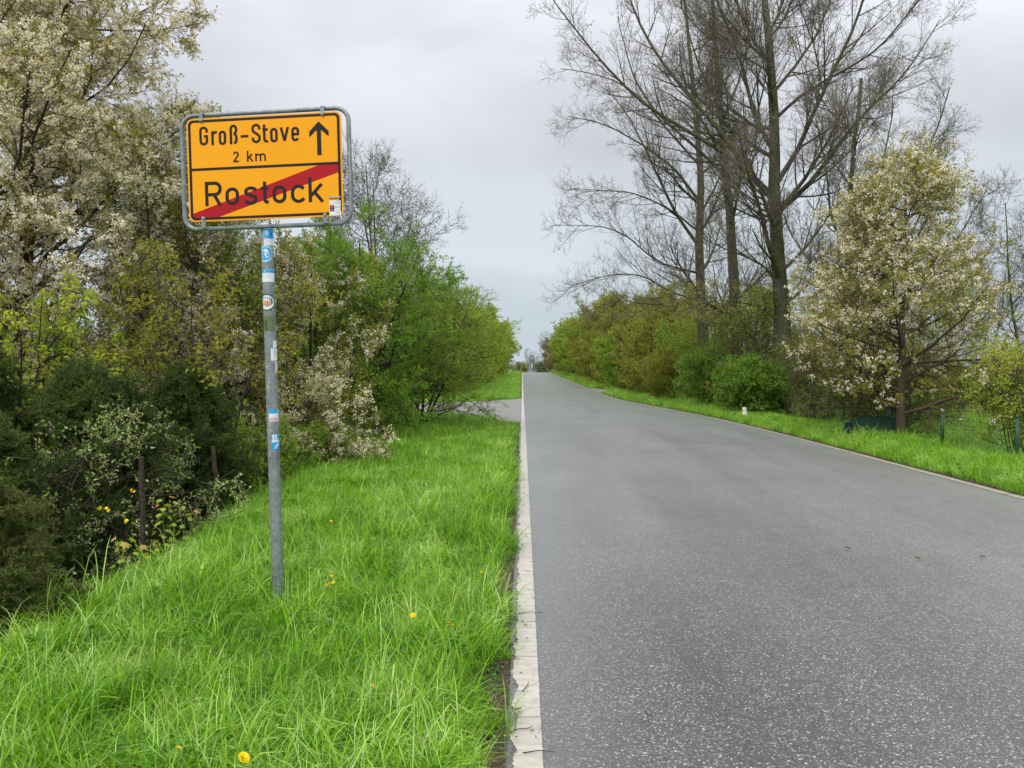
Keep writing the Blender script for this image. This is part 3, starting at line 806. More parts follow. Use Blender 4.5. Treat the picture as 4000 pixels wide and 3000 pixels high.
def poplar(label, d, trunk, r0, r1, limbs, auto, seed, m2=14, m3=7, m4=5, bark='bark_poplar', name='poplar_tree', lowleaf=None, cat='tree', L2=2.6, L3=1.0, L4=0.42, a_len=5.0, a_tr=(0.3, 0.97)):
    rng = np.random.default_rng(seed)
    T, TR = limb(trunk, d, 0.0, r0, r1, 22, rng)
    gx, gy = T[0, 0], T[0, 1]; g0 = float(gz(gx, gy))
    T[0, 2] = g0 - 0.1
    root = empty(name, (gx, gy, g0)); tag(root, label, cat)
    off = np.array([gx, gy, g0])
    TR[0] *= 1.25
    PL = []; RL = []
    for (pts, ds, a, b) in limbs:
        p, r = limb(pts, d, ds, a, b, 14, rng); PL.append(p); RL.append(r * .82)
    Ts = T[None]; TRs = TR[None]
    PA, RA = grow(rng, Ts, TRs, auto, a_tr, (42, 72), a_len, 0.45, npts=14, rs=0.42, wig=0.03, trop=(0, 0, 0.28), rmin=0.03, rend=0.2)
    PL = np.concatenate([np.array(PL).reshape(-1, 14, 3), PA]); RL = np.concatenate([np.array(RL).reshape(-1, 14), RA])
    P2, R2 = grow(rng, PL, RL, m2, (0.12, 0.99), (25, 50), L2, 0.55, npts=7, rs=0.5, wig=0.06, trop=(0, 0, 0.22), rmin=0.014, rend=0.3)
    P3, R3 = grow(rng, P2, R2, m3, (0.12, 1.0), (25, 55), L3, 0.5, npts=5, rs=0.5, wig=0.09, trop=(0, 0, 0.2), rmin=0.0065, rend=0.5)
    mesh_np('trunk', *tubes(Ts - off, TRs, 14), M[bark], root, smooth=True)
    for i in range(len(PL)):
        mesh_np('limb', *tubes(PL[i:i + 1] - off, RL[i:i + 1], 8), M[bark], root, smooth=True)
    V, F = tubes_multi([(P2 - off, R2, 4)]); mesh_np('branches', V, F, M[bark], root)['kind'] = 'stuff'
    V, F = tubes_multi([(P3 - off, R3, 3)]); mesh_np('twigs', V, F, M['twig_grey'], root)['kind'] = 'stuff'
    # fine budding twigs
    crown(rng, 'budding_twigs', P3 - off, m4, sprigs('leaf', 'catkin', 6, 0.05, 0.014, 0.42, 'twig_grey', 0.8, r=0.0042, side=3), root, sc=L4 / 0.42, roll=0.6, trop=(0, 0, 0.3))
    if lowleaf:
        z1 = lowleaf[1]
        crown(rng, 'leaves', P3 - off, 3, sprigs('leaf', lowleaf[0], 8, 0.06, 0.04, 0.3, 'twig_brown', 0.3, r=0.004), root, keep=lambda p: (p[:, 2] < z1) | (rng.random(len(p)) < lowleaf[3]))
    return root


poplar('tallest thick-trunked bare poplar beside the road, rightmost of the three poplars', 28,
       [(1175, 1760), (1160, 1500), (1150, 1300), (1132, 1000), (1117, 860), (1127, 600), (1115, 450), (1095, 260), (1085, 130), (1062, -40), (1050, -260), (1040, -430)], 0.36, 0.06,
       [([(1150, 1250), (1080, 1130), (960, 1080), (820, 1000)], 0.3, 0.07, 0.015), ([(1165, 1400), (1060, 1330), (900, 1310), (760, 1340)], -0.2, 0.05, 0.012), ([(1160, 1330), (1260, 1220), (1350, 1180)], -0.2, 0.05, 0.012),
        ([(1117, 870), (1040, 780), (960, 660), (850, 510), (720, 350), (600, 180), (545, 30), (480, -170)], 0.10, 0.15, 0.03),
        ([(1110, 850), (1010, 750), (870, 640), (700, 560), (560, 490), (380, 330), (250, 180), (150, 60)], -0.12, 0.13, 0.02),
        ([(1125, 680), (1040, 500), (1010, 320), (970, 130), (900, -60), (880, -200)], 0.2, 0.11, 0.03),
        ([(1130, 800), (1230, 640), (1290, 440), (1370, 280), (1430, 130), (1445, -10), (1460, -170)], -0.25, 0.13, 0.03),
        ([(1140, 920), (1290, 790), (1400, 650), (1480, 520), (1680, 340), (1830, 160), (1940, -10)], 0.2, 0.13, 0.02),
        ([(1130, 520), (1200, 450), (1330, 370), (1500, 290), (1640, 130), (1720, -20)], -0.2, 0.08, 0.02),
        ([(1117, 410), (1210, 290), (1330, 110), (1400, -40), (1430, -200)], 0.3, 0.08, 0.02),
        ([(1098, 300), (1000, 180), (930, 50), (880, -120)], -0.2, 0.09, 0.03),
        ([(1090, 180), (1150, 60), (1190, -80), (1220, -240)], 0.1, 0.08, 0.03),
        ([(1100, 330), (980, 240), (880, 90), (800, -60)], 0.4, 0.05, 0.02),
        ([(1320, 400), (1298, 260), (1272, 180), (1285, 90), (1300, 10)], 0.0, 0.05, 0.02),
        ([(1150, 1180), (1290, 1060), (1400, 900), (1560, 760), (1760, 640), (1960, 560)], 0.3, 0.08, 0.015),
        ([(1120, 640), (1060, 560), (940, 420), (840, 300), (700, 120)], 0.5, 0.06, 0.015)],
       11, 101, 17, 8, 3, a_tr=(0.22, 0.97), lowleaf=('leaf_olive', 5.0, 1, 0.02))
poplar('bare poplar behind the tallest one, middle of the three poplars', 33,
       [(985, 1760), (970, 1500), (950, 1200), (925, 900), (900, 700), (885, 400), (870, 200), (860, -60), (850, -200)], 0.32, 0.05,
       [([(905, 760), (760, 620), (640, 520), (540, 380), (500, 240), (470, 60)], 0.1, 0.10, 0.02),
        ([(890, 560), (960, 400), (1010, 250), (1040, 60)], 0.2, 0.09, 0.02),
        ([(930, 900), (1010, 760), (1110, 620), (1180, 420)], 0.4, 0.09, 0.02),
        ([(890, 480), (800, 330), (740, 160), (700, 0)], -0.1, 0.08, 0.02),
        ([(905, 740), (860, 600), (740, 470), (600, 420)], -0.2, 0.08, 0.02)],
       6, 102, 10, 6, 2, a_tr=(0.18, 0.97), a_len=3.6, lowleaf=('leaf_dull', 4.5, 1, 0.02))
poplar('bare poplar leaning branches over the road, leftmost and farthest of the three poplars', 38,
       [(840, 1740), (825, 1500), (805, 1200), (795, 1050), (808, 900), (800, 700), (780, 500), (760, 300), (740, 60), (730, -60)], 0.33, 0.05,
       [([(815, 1420), (900, 1330), (1000, 1290), (1090, 1330)], 0.1, 0.05, 0.012),
        ([(790, 1050), (700, 930), (650, 820), (600, 720), (550, 620), (490, 500), (400, 400)], 0.0, 0.12, 0.02),
        ([(795, 1180), (650, 1150), (540, 1080), (490, 1020), (380, 985), (190, 985)], -0.1, 0.08, 0.015),
        ([(805, 880), (700, 740), (560, 640), (400, 560), (230, 540)], -0.15, 0.10, 0.02),
        ([(800, 1300), (680, 1260), (560, 1180), (420, 1180), (250, 1230)], 0.1, 0.07, 0.015),
        ([(800, 720), (690, 600), (560, 430), (400, 330), (210, 290)], 0.1, 0.09, 0.02),
        ([(815, 1330), (600, 1320), (450, 1300), (350, 1340)], -0.2, 0.06, 0.015),
        ([(795, 1000), (640, 900), (480, 850), (240, 860)], -0.3, 0.07, 0.015),
        ([(805, 940), (880, 800), (960, 640), (1010, 480)], 0.4, 0.08, 0.02)],
       11, 103, 16, 8, 3, a_tr=(0.16, 0.97), a_len=4.5, lowleaf=('leaf_dull', 4.5, 1, 0.01))
poplar('mossy green-barked bare tree with many rising stems behind the blossoming cherry', 26,
       [(1500, 1700), (1480, 1400), (1440, 1100), (1430, 900), (1440, 700), (1470, 500), (1480, 350)], 0.16, 0.05,
       [([(1470, 1300), (1560, 1050), (1600, 800), (1640, 600), (1700, 400)], 0.2, 0.09, 0.02),
        ([(1450, 1150), (1370, 950), (1340, 700), (1300, 500)], 0.1, 0.08, 0.02),
        ([(1480, 1350), (1650, 1150), (1800, 900), (1900, 650), (1960, 500)], 0.2, 0.09, 0.02),
        ([(1490, 1400), (1700, 1250), (1900, 1050), (2020, 830)], 0.0, 0.07, 0.02),
        ([(1480, 1350), (1330, 1200), (1230, 1050), (1180, 900)], 0.2, 0.06, 0.02),
        ([(1560, 1050), (1700, 850), (1780, 600), (1820, 420)], -0.1, 0.06, 0.02)],
       8, 104, 13, 7, 3, bark='bark_moss', name='bare_tree', lowleaf=('leaf_olive', 4.2, 1, 0.03), L2=1.8, L3=0.8, a_len=3.0, a_tr=(0.2, 0.97))

# --- cherry on the right
tree('cherry_tree', 'cone shaped blossoming cherry tree beside the green fence on the right', 'tree', 8.45, 17.3, 6.2, 2.75, 71, nst=1, tr=0.10, bark='bark_brown', shape='egg2', wig=.1,
     m=(58, 11, 7), cb=0.10, ang1=(50, 86), trop=(0, 0, 0.16),
     leaf=[dict(mat='leaf_olive', n=8, l=0.06, w=0.028, droop=0.8, frac=.75), dict(mat='leaf_bronze', n=6, l=0.05, w=0.024, droop=0.5, frac=0.4)],
     blossom=[dict(mat='blossom', n=10, r=0.0145, clump=7, thr=-0.4, cl=1.2, keep=lambda p: np.random.default_rng(1).random(len(p)) < np.clip((p[:, 2] - 0.3) / 3.4, 0.15, .85) * np.clip((7.1 - p[:, 2]) / 1.2, 0.15, 1))])
tree('flowering_shrub', 'upright yellow green shrub with few white flowers by the nearest fence post', 'shrub', 8.8, 13.7, 2.2, 0.8, 72, nst=14, tr=0.011, spread=0.35, m=(7, 5, 4), cb=0.15, ang1=(25, 55),
     leaf=[dict(mat='leaf_lime', n=6, l=0.045, w=0.022, frac=.7)], blossom=[dict(mat='blossom', n=3, r=0.018, clump=3, thr=0.55, cl=2.5)])

# --- understory on the right
for i, (x, y, h, r, mt, mm, lb) in enumerate([
        (8.2, 27.2, 1.8, 1.1, 'leaf_green', 8, 'rounded bright green bush by the verge behind the white marker post'),
        (8.2, 34.0, 2.6, 1.3, 'leaf_green', 10, 'green bush on the verge edge, left of the poplar trunks'),
        (9.3, 31.0, 2.2, 1.2, 'leaf_olive', 6, 'olive bush between the two green bushes under the poplars'),
        (9.6, 24.6, 3.0, 1.6, 'leaf_dull', 3, 'brownish thicket at the foot of the tallest poplar'),
        (9.9, 20.5, 2.6, 1.5, 'leaf_dull', 3, 'dark twiggy thicket left of the cherry by the fence'),
        (11.2, 30.0, 6.2, 2.2, 'leaf_lime', 5, 'yellow green young tree growing between the poplar trunks'),
        (12.2, 25.5, 6.0, 2.3, 'leaf_olive', 5, 'loose olive tree behind the tallest poplar trunk'),
        (10.2, 36.5, 6.2, 2.3, 'leaf_dull', 5, 'dull green tree behind the middle poplar'),
        (9.9, 41.0, 5.2, 2.2, 'leaf_fresh', 5, 'dark olive tree beside the road at the farthest poplar'),
        (10.4, 47.0, 6.2, 2.5, 'leaf_amber', 8, 'amber yellow tree left of the poplars'),
        (8.3, 42.5, 2.4, 1.6, 'leaf_olive', 8, 'low olive bush on the verge edge under the amber tree'),
        (8.9, 29.0, 4.6, 1.6, 'leaf_dull', 2, 'mostly bare mossy young tree in front of the middle poplar'),
        (13.5, 31.0, 5.5, 2.6, 'leaf_dull', 5, 'dull tree in the gap right of the poplar trunks')]):
    big = h > 4
    tree('understory_tree' if big else 'bush', lb, 'tree' if big else 'bush', x, y, h, r, 80 + i, nst=5 if big else 8, tr=0.05 if big else 0.02, spread=0.45, bark='bark_moss', twig='twig_brown' if not big else 'bark_moss',
         m=((14, 7, 5) if y > 40 else (11, 6, 4)) if big else (10, 7, 6), cb=0.08, trop=(0, 0, 0.12), twr=0.005, sl=0.42 if big else 0.26, leaf=[dict(mat=mt, n=mm, l=0.085 if big else 0.065, w=0.05 if big else 0.036)])

# --- far rows: four kinds, copied along the road
kinds = {}


def place(key, label, x, y, sc, rot, group, sz=None):
    if key not in kinds:
        mat, seed, per, h, r, dens, l, nst, cb = PROTO[key]
        t = tree('roadside_tree', label, 'tree', x, y, h, r, seed, nst=nst, tr=0.10 if key != 'bare' else 0.075, spread=0.5 if key != 'bare' else 0.15, bark='bark_moss', twig='twig_brown' if mat != 'leaf_grey' else 'twig_grey', m=dens, cb=cb, twr=0.009 if key != 'bare' else 0.006, trop=(0, 0, 0.12 if key != 'bare' else 0.5), npl=(6, 4), sl=0.6,
                 leaf=[dict(mat=mat, n=per * 3, l=l, w=l * 0.6)], zoff=-0.05)
        t.scale = (sc, sc, sz or sc); t.rotation_euler = (0, 0, rot); t['group'] = group
        kinds[key] = t
        return t
    return copy_thing(kinds[key], 'roadside_tree', label, x, y, sc, rot, group, sz=sz)


PROTO = {  # mat, seed, per, h, r, dens, leaf, stems, crown base
    'green': ('leaf_fresh', 201, 6, 8.5, 3.3, (15, 8, 7), 0.12, 6, 0.03),
    'lime': ('leaf_lime', 202, 6, 8.5, 3.3, (15, 8, 7), 0.12, 6, 0.03),
    'olive': ('leaf_olive', 203, 5, 8.5, 3.2, (15, 8, 7), 0.11, 6, 0.05),
    'dull': ('leaf_dull', 204, 4, 8.5, 3.2, (15, 8, 7), 0.11, 6, 0.05),
    'rust': ('leaf_rust', 205, 5, 7.5, 3.0, (15, 8, 8), 0.12, 5, 0.05),
    'bare': ('leaf_grey', 206, 1, 9.0, 3.0, (15, 8, 5), 0.05, 2, 0.15)}
gl = 'leafing trees lining the left side of the far road'
for i, (k, x, y, h, lb) in enumerate([
        ('olive', -7.6, 55, 7.2, 'first olive tree just beyond the side road on the left'),
        ('green', -7.0, 64, 8.3, 'fresh green tree second beyond the side road on the left'),
        ('lime', -6.6, 74, 8.4, 'yellow green round tree third beyond the side road on the left'),
        ('green', -6.4, 86, 9.0, 'green tree halfway along the left row beyond the side road'),
        ('lime', -6.2, 100, 9.4, 'lime green tree past the middle of the left row'),
        ('lime', -6.0, 116, 9.4, 'lime green tree third from the far end of the left row'),
        ('green', -5.9, 134, 9.2, 'green tree second from the far end of the left row'),
        ('lime', -5.7, 154, 9.0, 'pale lime tree closing the left row at the road crest')]):
    place(k, lb, x, y, h / 8.5, i * 1.3, gl)
gr = 'leafing trees lining the right side of the far road'
for i, (k, x, y, h, lb) in enumerate([
        ('olive', 10.0, 53, 7.6, 'olive tree next beyond the amber tree on the right'),
        ('dull', 10.2, 61, 8.0, 'dull green tree on the right, taller than the olive one beside it'),
        ('green', 9.7, 70, 6.2, 'low fresh green tree in the right row at the lay-by'),
        ('olive', 10.4, 78, 9.4, 'tall olive tree in the middle of the right row'),
        ('olive', 9.9, 90, 9.6, 'olive tree past the middle of the right row'),
        ('green', 9.9, 104, 9.6, 'green tree fifth from the far end of the right row'),
        ('green', 9.7, 120, 10.0, 'green tree third from the far end of the right row'),
        ('olive', 9.4, 138, 9.6, 'olive tree second from the far end of the right row'),
        ('rust', 8.9, 158, 8.4, 'pinkish brown tree closing the right row at the crest'),
        ('rust', 8.0, 180, 6.8, 'small pinkish brown tree just over the crest')]):
    place(k, lb, x, y, h / (7.5 if k == 'rust' else 8.5), i * 1.7 + 0.5, gr)
gb = 'bare trees in the distance'
place('bare', 'tall bare tree on the far horizon just right of the road crest', 8.6, 235, 1.55, 0.3, gb)
place('bare', 'lower bare tree on the far horizon above the road crest', 3.4, 245, 1.05, 1.3, gb)
BL9 = ['low brown tree beyond the crest, %s in the distant thicket' % q for q in ('leftmost', 'second from left', 'third from left', 'fourth from left', 'middle one', 'fourth from right', 'third from right', 'second from right', 'rightmost')]
for i in range(9):
    place('dull' if i % 3 == 1 else 'bare', BL9[i], -11 + i * 2.6, 262 + (i % 2) * 8, 0.72 + 0.08 * ((i * 7) % 4), i * 0.9, 'low brown trees beyond the crest')
# bare trees behind the left shrubs
place('bare', 'bare tree rising behind the green hedge, left of the two bare trees', -9.9, 52, 1.95, 0.2, gb)
place('bare', 'bare tree rising behind the green hedge, right of the two bare trees', -8.7, 54, 1.8, 2.2, gb)
place('bare', 'small bare tree showing over the left row of green trees', -8.5, 66, 1.1, 3.2, gb)
place('bare', 'bare tree at the right edge of the picture beyond the cherry', 20.6, 31, 1.05, 1.1, gb)
for i, (x, y, s) in enumerate([(17, 50, 1.0), (20.5, 47, 0.9), (24, 44, 1.1), (28, 47, 1.0), (31.5, 45, 1.15)]):
    place('bare', 'grey bare tree behind the lawn on the right, %s of five' % ('leftmost', 'second from left', 'middle one', 'second from right', 'rightmost')[i], x, y, s, i * 1.1, 'grey bare trees behind the lawn')
for i, (x, y, h) in enumerate([(14.5, 37, 2.6), (17.5, 38, 2.9), (20.5, 37.5, 2.6), (23.5, 38.5, 3.0), (27, 38, 2.8)]):
    place('dull', 'dark low hedge shrub at the back of the lawn, %s of five' % ('leftmost', 'second from left', 'middle one', 'second from right', 'rightmost')[i], x, y, h / 8.5, i * 1.9, 'hedge shrubs at the back of the lawn', sz=h / 8.5)
for i, (x, y, s) in enumerate([(-15, 24, 0.42), (-19, 27, 0.5), (-12.5, 42, 0.7), (-18, 44, 0.8), (-25, 33, 0.7), (-13, 52, 0.9)]):
    place('dull' if i % 2 else 'green', ('%s shrub glimpsed through the left hedge, %s' % (('green', 'dull')[i % 2], ('far left behind the tall cherry', 'beyond the field edge at far left', 'across the side road nearest the hedge', 'across the side road further left', 'between field and side road at far left', 'on the far corner of the side road')[i])), x, y, s, i * 1.9, 'shrubs behind the left hedge')

# ------------------------------------------------------------------ grass (instanced tufts)
proto_col = bpy.data.collections.new('grass_tufts')


def tuft(name, seed, nb, h, wd, lean, mat, rad=0.05):
    rng = np.random.default_rng(seed); V = []; F4 = []; F3 = []; T = []; n = 0
    for b in range(nb):
        az = rng.random() * 6.283; r = rad * math.sqrt(rng.random()); hh = h * rng.uniform(0.45, 1.15); w = wd * rng.uniform(0.6, 1.2)
        p = np.array([r * math.cos(az), r * math.sin(az), -0.01]); az2 = az + rng.normal(0, 0.8)
        th = rng.uniform(0.03, 0.6); bend = rng.uniform(0.3, 1.0) * lean
        hd = np.array([math.cos(az2), math.sin(az2), 0]); sd_ = np.array([-hd[1], hd[0], 0]) * 0.8 + np.array([0, 0, 0.15 * rng.normal()])
        k = 5; tn = rng.random()
        for i in range(k):
            f = i / (k - 1); ww = w * (1 - f ** 1.6) * 0.5 + 0.0004
            V += [p - sd_ * ww, p + sd_ * ww]; T += [tn, tn]
            p = p + (hd * math.sin(th) + np.array([0, 0, math.cos(th)])) * hh / (k - 1); th += bend * (0.3 + f)
        for i in range(k - 1): F4.append((n + 2 * i, n + 2 * i + 1, n + 2 * i + 3, n + 2 * i + 2))
        n += 2 * k
    o = mesh_np(name, np.array(V), np.array(F4), mat, tint=np.array(T) * 0.7 + 0.1, link=False)
    proto_col.objects.link(o)
    return o


def weed_tuft(name, seed):
    rng = np.random.default_rng(seed); K = 14
    az = rng.random(K) * 6.28; p = np.stack([np.cos(az) * 0.02, np.sin(az) * 0.02, np.full(K, 0.02)], -1)
    p = p + np.stack([np.cos(az), np.sin(az), np.ones(K) * 1.2], -1) * rng.uniform(0.01, 0.07, (K, 1))
    ax = norm(np.stack([np.cos(az), np.sin(az), rng.uniform(-0.2, 0.6, K)], -1))
    V, F = leaf_quads(rng, p, ax, rng.uniform(0.035, 0.07, K), 0.035, 0.1)
    o = mesh_np(name, V, F, M['weed'], tint=np.repeat(rng.random(K), 4), link=False); proto_col.objects.link(o)


NT = 12
for i in range(7): tuft('a_tuft%02d' % i, 300 + i, 20, 0.19, 0.0054, 1.0, M['grass'])
for i in range(3): tuft('b_tuft%02d' % i, 320 + i, 14, 0.34, 0.0070, 1.35, M['grass'], 0.06)
for i in range(2): weed_tuft('c_weed%02d' % i, 340 + i)
tuft('d_straw00', 350, 5, 0.20, 0.004, 1.5, M['grass_dry'], 0.05)


NG = scatter_group(proto_col)


def grass(label, pts, scl, idx, seed, tilt=0.12, name='grass'):
    rng = np.random.default_rng(seed); n = len(pts)
    me = bpy.data.meshes.new(name); me.vertices.add(n); me.vertices.foreach_set('co', pts.astype(np.float32).ravel())
    a = me.attributes.new('idx', 'INT', 'POINT'); a.data.foreach_set('value', idx.astype(np.int32))
    rot = np.stack([rng.normal(0, tilt, n), rng.normal(0, tilt, n), rng.random(n) * 6.283], -1)
    a = me.attributes.new('rot', 'FLOAT_VECTOR', 'POINT'); a.data.foreach_set('vector', rot.astype(np.float32).ravel())
    s3 = np.stack([scl, scl, scl * rng.uniform(0.75, 1.2, n)], -1)
    a = me.attributes.new('scl', 'FLOAT_VECTOR', 'POINT'); a.data.foreach_set('vector', s3.astype(np.float32).ravel())
    o = bpy.data.objects.new(name, me); COL.objects.link(o)
    md = o.modifiers.new('scatter', 'NODES'); md.node_group = NG
    tag(o, label, 'grass', kind='stuff')
    return o


def scatter(seed, x0, x1, y0, y1, dens, cond=None):
    rng = np.random.default_rng(seed); n = int((x1 - x0) * (y1 - y0) * dens)
    x = rng.uniform(x0, x1, n); y = rng.uniform(y0, y1, n)
    if cond is not None:
        k = cond(x, y, rng); x = x[k]; y = y[k]
    return x, y, rng


def pick(rng, x, y, weeds=0.05, tall=0.25):
    nz = noise3(np.stack([x, y, x * 0], -1), 1.4, 9)
    u = rng.random(len(x)); tl = tall * (0.5 + 1.2 * (nz > 0.1))
    idx = rng.integers(0, 7, len(x)); idx = np.where(u < tl, rng.integers(7, 10, len(x)), idx)
    idx = np.where(u > 1 - weeds * (1 + 3 * (noise3(np.stack([x, y, x * 0], -1), 2.2, 4) > 0.5)), rng.integers(10, 12, len(x)), idx)
    idx = np.where(rng.random(len(x)) < 0.018, 12, idx)
    return idx, nz


def verge(label, seed, x0, x1, y0, y1, dens, sc, cond, zb=0.0, edge=-0.08, weeds=0.05, tall=0.25, clumps=()):
    x, y, rng = scatter(seed, x0, x1, y0, y1, dens, cond)
    idx, nz = pick(rng, x, y, weeds, tall)
    s = sc * rng.uniform(0.7, 1.3, len(x)) * (1 + 0.28 * nz)
    nearpole = (np.abs(x - (PX(603, 5.1) - .03)) < .16) & (y > 4.2) & (y < 5.2)      # trodden round the sign pole
    s = np.where(nearpole, s * .5, s)
    for (cx_, cy_, cr_, cn_, cs_) in clumps:      # denser taller tussocks
        x = np.concatenate([x, rng.normal(cx_, cr_, cn_)]); y = np.concatenate([y, rng.normal(cy_, cr_, cn_)])
        idx = np.concatenate([idx, rng.integers(0, 10, cn_)]); s = np.concatenate([s, rng.uniform(.8, 1.15, cn_) * cs_])
    return grass(label, np.stack([x, y, gz(x, y) + zb], -1), s, idx, seed + 1)


def edge_wob(y): return 0.045 * np.sin(y * 3.1) + 0.03 * np.sin(y * 7.7 + 1) + 0.02 * np.sin(y * 17.3)


def near_cond(x, y, rng):
    e = -0.17 + edge_wob(y)
    ok = (x < e) & (side_mask(x, y) < 0.5)
    ok &= ~((x > -0.9) & (y > 20.3) & (y > 20.3 + (-x) * 1.3))
    ok &= rng.random(len(x)) < np.where(x > e - 0.10, 0.55, 1)
    ok &= rng.random(len(x)) < np.clip(1.25 - (y - 4) / 22, 0.35, 1)
    return ok & (x > -2.72 - 0.10 * np.clip(y - 3, 0, 6) - 0.03 * np.clip(y - 9, 0, 20))


verge('long lush green grass on the left verge around the town sign', 500, -4.4, -0.08, 1.6, 26.5, 620, 0.92, near_cond, tall=0.3, clumps=[(-1.95, 7.2, .12, 70, 1.4), (-.5, 3.35, .13, 80, 1.25), (-.75, 3.0, .1, 50, 1.2), (-1.0, 14.8, .15, 60, 1.4), (-2.3, 13.5, .2, 70, 1.4), (-1.5, 10.5, .12, 50, 1.3), (-2.8, 4.6, .12, 60, 1.4), (-1.9, 3.2, .1, 50, 1.3), (-.42, 8.3, .1, 40, 1.1), (-3.0, 9.5, .15, 60, 1.3)])
# shorter creeping fringe along the line
x, y, rng = scatter(510, -0.33, -0.07, 2.0, 21, 260, lambda x, y, r: x < -0.10 + edge_wob(y) * 0.8)
idx = np.where(rng.random(len(x)) < 0.25, rng.integers(10, 12, len(x)), rng.integers(0, 7, len(x)))
grass('short sparse grass creeping over the soil beside the white line', np.stack([x, y, gz(x, y) + 0.012], -1), rng.uniform(0.25, 0.6, len(x)), idx, 511, 0.5)
verge('rough grass on the shaded slope below the left verge', 520, -7.5, -3.2, 3.5, 20, 60, 1.0, lambda x, y, r: np.ones(len(x), bool), weeds=0.3)


def right_cond(x, y, rng):
    e = 6.15 + 0.6 * edge_wob(y * 0.8)
    return (x > e) & ~((y > 60) & (y < 70) & (x < 7.3))


verge('green verge grass along the right side of the road', 530, 6.1, 9.8, 7, 34, 230, 0.85, right_cond, weeds=0.03)
verge('green verge grass farther along the right side of the road', 540, 6.2, 9.5, 34, 175, 34, 1.5, right_cond, weeds=0.02)
verge('green grass bank on the left beyond the side road', 550, -8.0, -0.15, 42, 178, 34, 1.5, lambda x, y, r: (side_mask(x, y - 0.3) < 0.5) & (side_mask(x, y) < .5) & (x < -0.3) & (y > 49.8 + x * 2.2), weeds=0.02)
verge('mown lawn behind the green fence on the right', 560, 9.6, 27, 12, 38, 22, 0.7, lambda x, y, r: np.ones(len(x), bool), weeds=0.02)

# ------------------------------------------------------------------ the town sign
SX, SY = PX(603, 5.1), 5.1
sign = empty('town_sign', (SX - 0.024, SY, float(gz(SX, SY)) + 0.03), (0, R(-1.35), R(-4.4)))
sign.rotation_mode = 'XYZ'
tag(sign, 'yellow town exit sign reading Groß-Stove 2 km and crossed-out Rostock on grey pole', 'town sign')
PR = 0.0385


def uv(x, y):      # traced sign coordinates -> metres on the board
    u = (x - 190 - 0.0294 * (y - 265)) / 1777.0
    v = (y - 265 + 0.0479 * (x - 190)) / 1777.0
    return u, v


BW, BH, ZT = 1.0, 0.676, 3.197


def loc(u, v, dep=0.0): return (u - 0.484, dep, ZT - v)


def rrect(x0, z0, x1, z1, r, n=8):
    pts = []
    for cx, cz, a0 in ((x1 - r, z1 - r, 0), (x0 + r, z1 - r, 90), (x0 + r, z0 + r, 180), (x1 - r, z0 + r, 270)):
        for k in range(n + 1):
            a = R(a0 + 90 * k / n); pts.append((cx + r * math.cos(a), cz + r * math.sin(a)))
    return pts


FY = -0.052   # board front
bx0, bx1, bz1, bz0 = -0.484, 0.516, ZT, ZT - BH
# board
out_ = rrect(bx0, bz0, bx1, bz1, 0.04); n = len(out_)
mb = MB()
mb.add([(x, FY, z) for x, z in out_] + [(x, FY + 0.004, z) for x, z in out_], [tuple(reversed(range(n)))] + [(i, (i + 1) % n, n + (i + 1) % n, n + i) for i in range(n)])
mb.build('board', M['yellow'], sign)
mb = MB(); mb.add([(x, FY + 0.0045, z) for x, z in out_], [tuple(range(n))]); mb.build('board_back', M['alu'], sign)
# border ring
a = rrect(bx0 + .010, bz0 + .010, bx1 - .010, bz1 - .010, 0.034); b = rrect(bx0 + .027, bz0 + .027, bx1 - .027, bz1 - .027, 0.02)
mb = MB(); mb.add([(x, FY - 0.0006, z) for x, z in a] + [(x, FY - 0.0006, z) for x, z in b], [(i, n + i, n + (i + 1) % n, (i + 1) % n) for i in range(n)])
_, vd = uv(240, 850)
zd = ZT - 0.3335
mb.add([(bx0 + .027, FY - .0006, zd - .0088), (bx1 - .027, FY - .0006, zd - .0088), (bx1 - .027, FY - .0006, zd + .0088), (bx0 + .027, FY - .0006, zd + .0088)], [(0, 1, 2, 3)])
mb.build('border', M['black'], sign)
# red bar
zi0 = bz0 + .0272; xi0 = bx0 + .0272; xi1 = bx1 - .0272
poly = [(xi0, zi0), (xi0 + 0.172, zi0), (xi1, zd - .0088 - .052), (xi1, zd - .0089), (xi1 - 0.128, zd - .0089), (xi0, zi0 + .028)]
mb = MB(); mb.add([(x, FY - .0004, z) for x, z in poly], [(0, 1, 2, 3, 4, 5)]); mb.build('red_bar', M['red'], sign)


def crom(pts, n=8):
    P = [np.array(p, float) for p in pts]; P = [2 * P[0] - P[1]] + P + [2 * P[-1] - P[-2]]; out = []
    for i in range(1, len(P) - 2):
        for k in range(n):
            t = k / n
            out.append(0.5 * ((2 * P[i]) + (-P[i - 1] + P[i + 1]) * t + (2 * P[i - 1] - 5 * P[i] + 4 * P[i + 1] - P[i + 2]) * t * t + (-P[i - 1] + 3 * P[i] - 3 * P[i + 1] + P[i + 2]) * t ** 3))
    out.append(P[-2]); return [tuple(o) for o in out]


def arc(cx, cy, rx, ry, a0, a1, n=14):
    return [(cx + rx * math.cos(R(a0 + (a1 - a0) * k / n)), cy + ry * math.sin(R(a0 + (a1 - a0) * k / n))) for k in range(n + 1)]


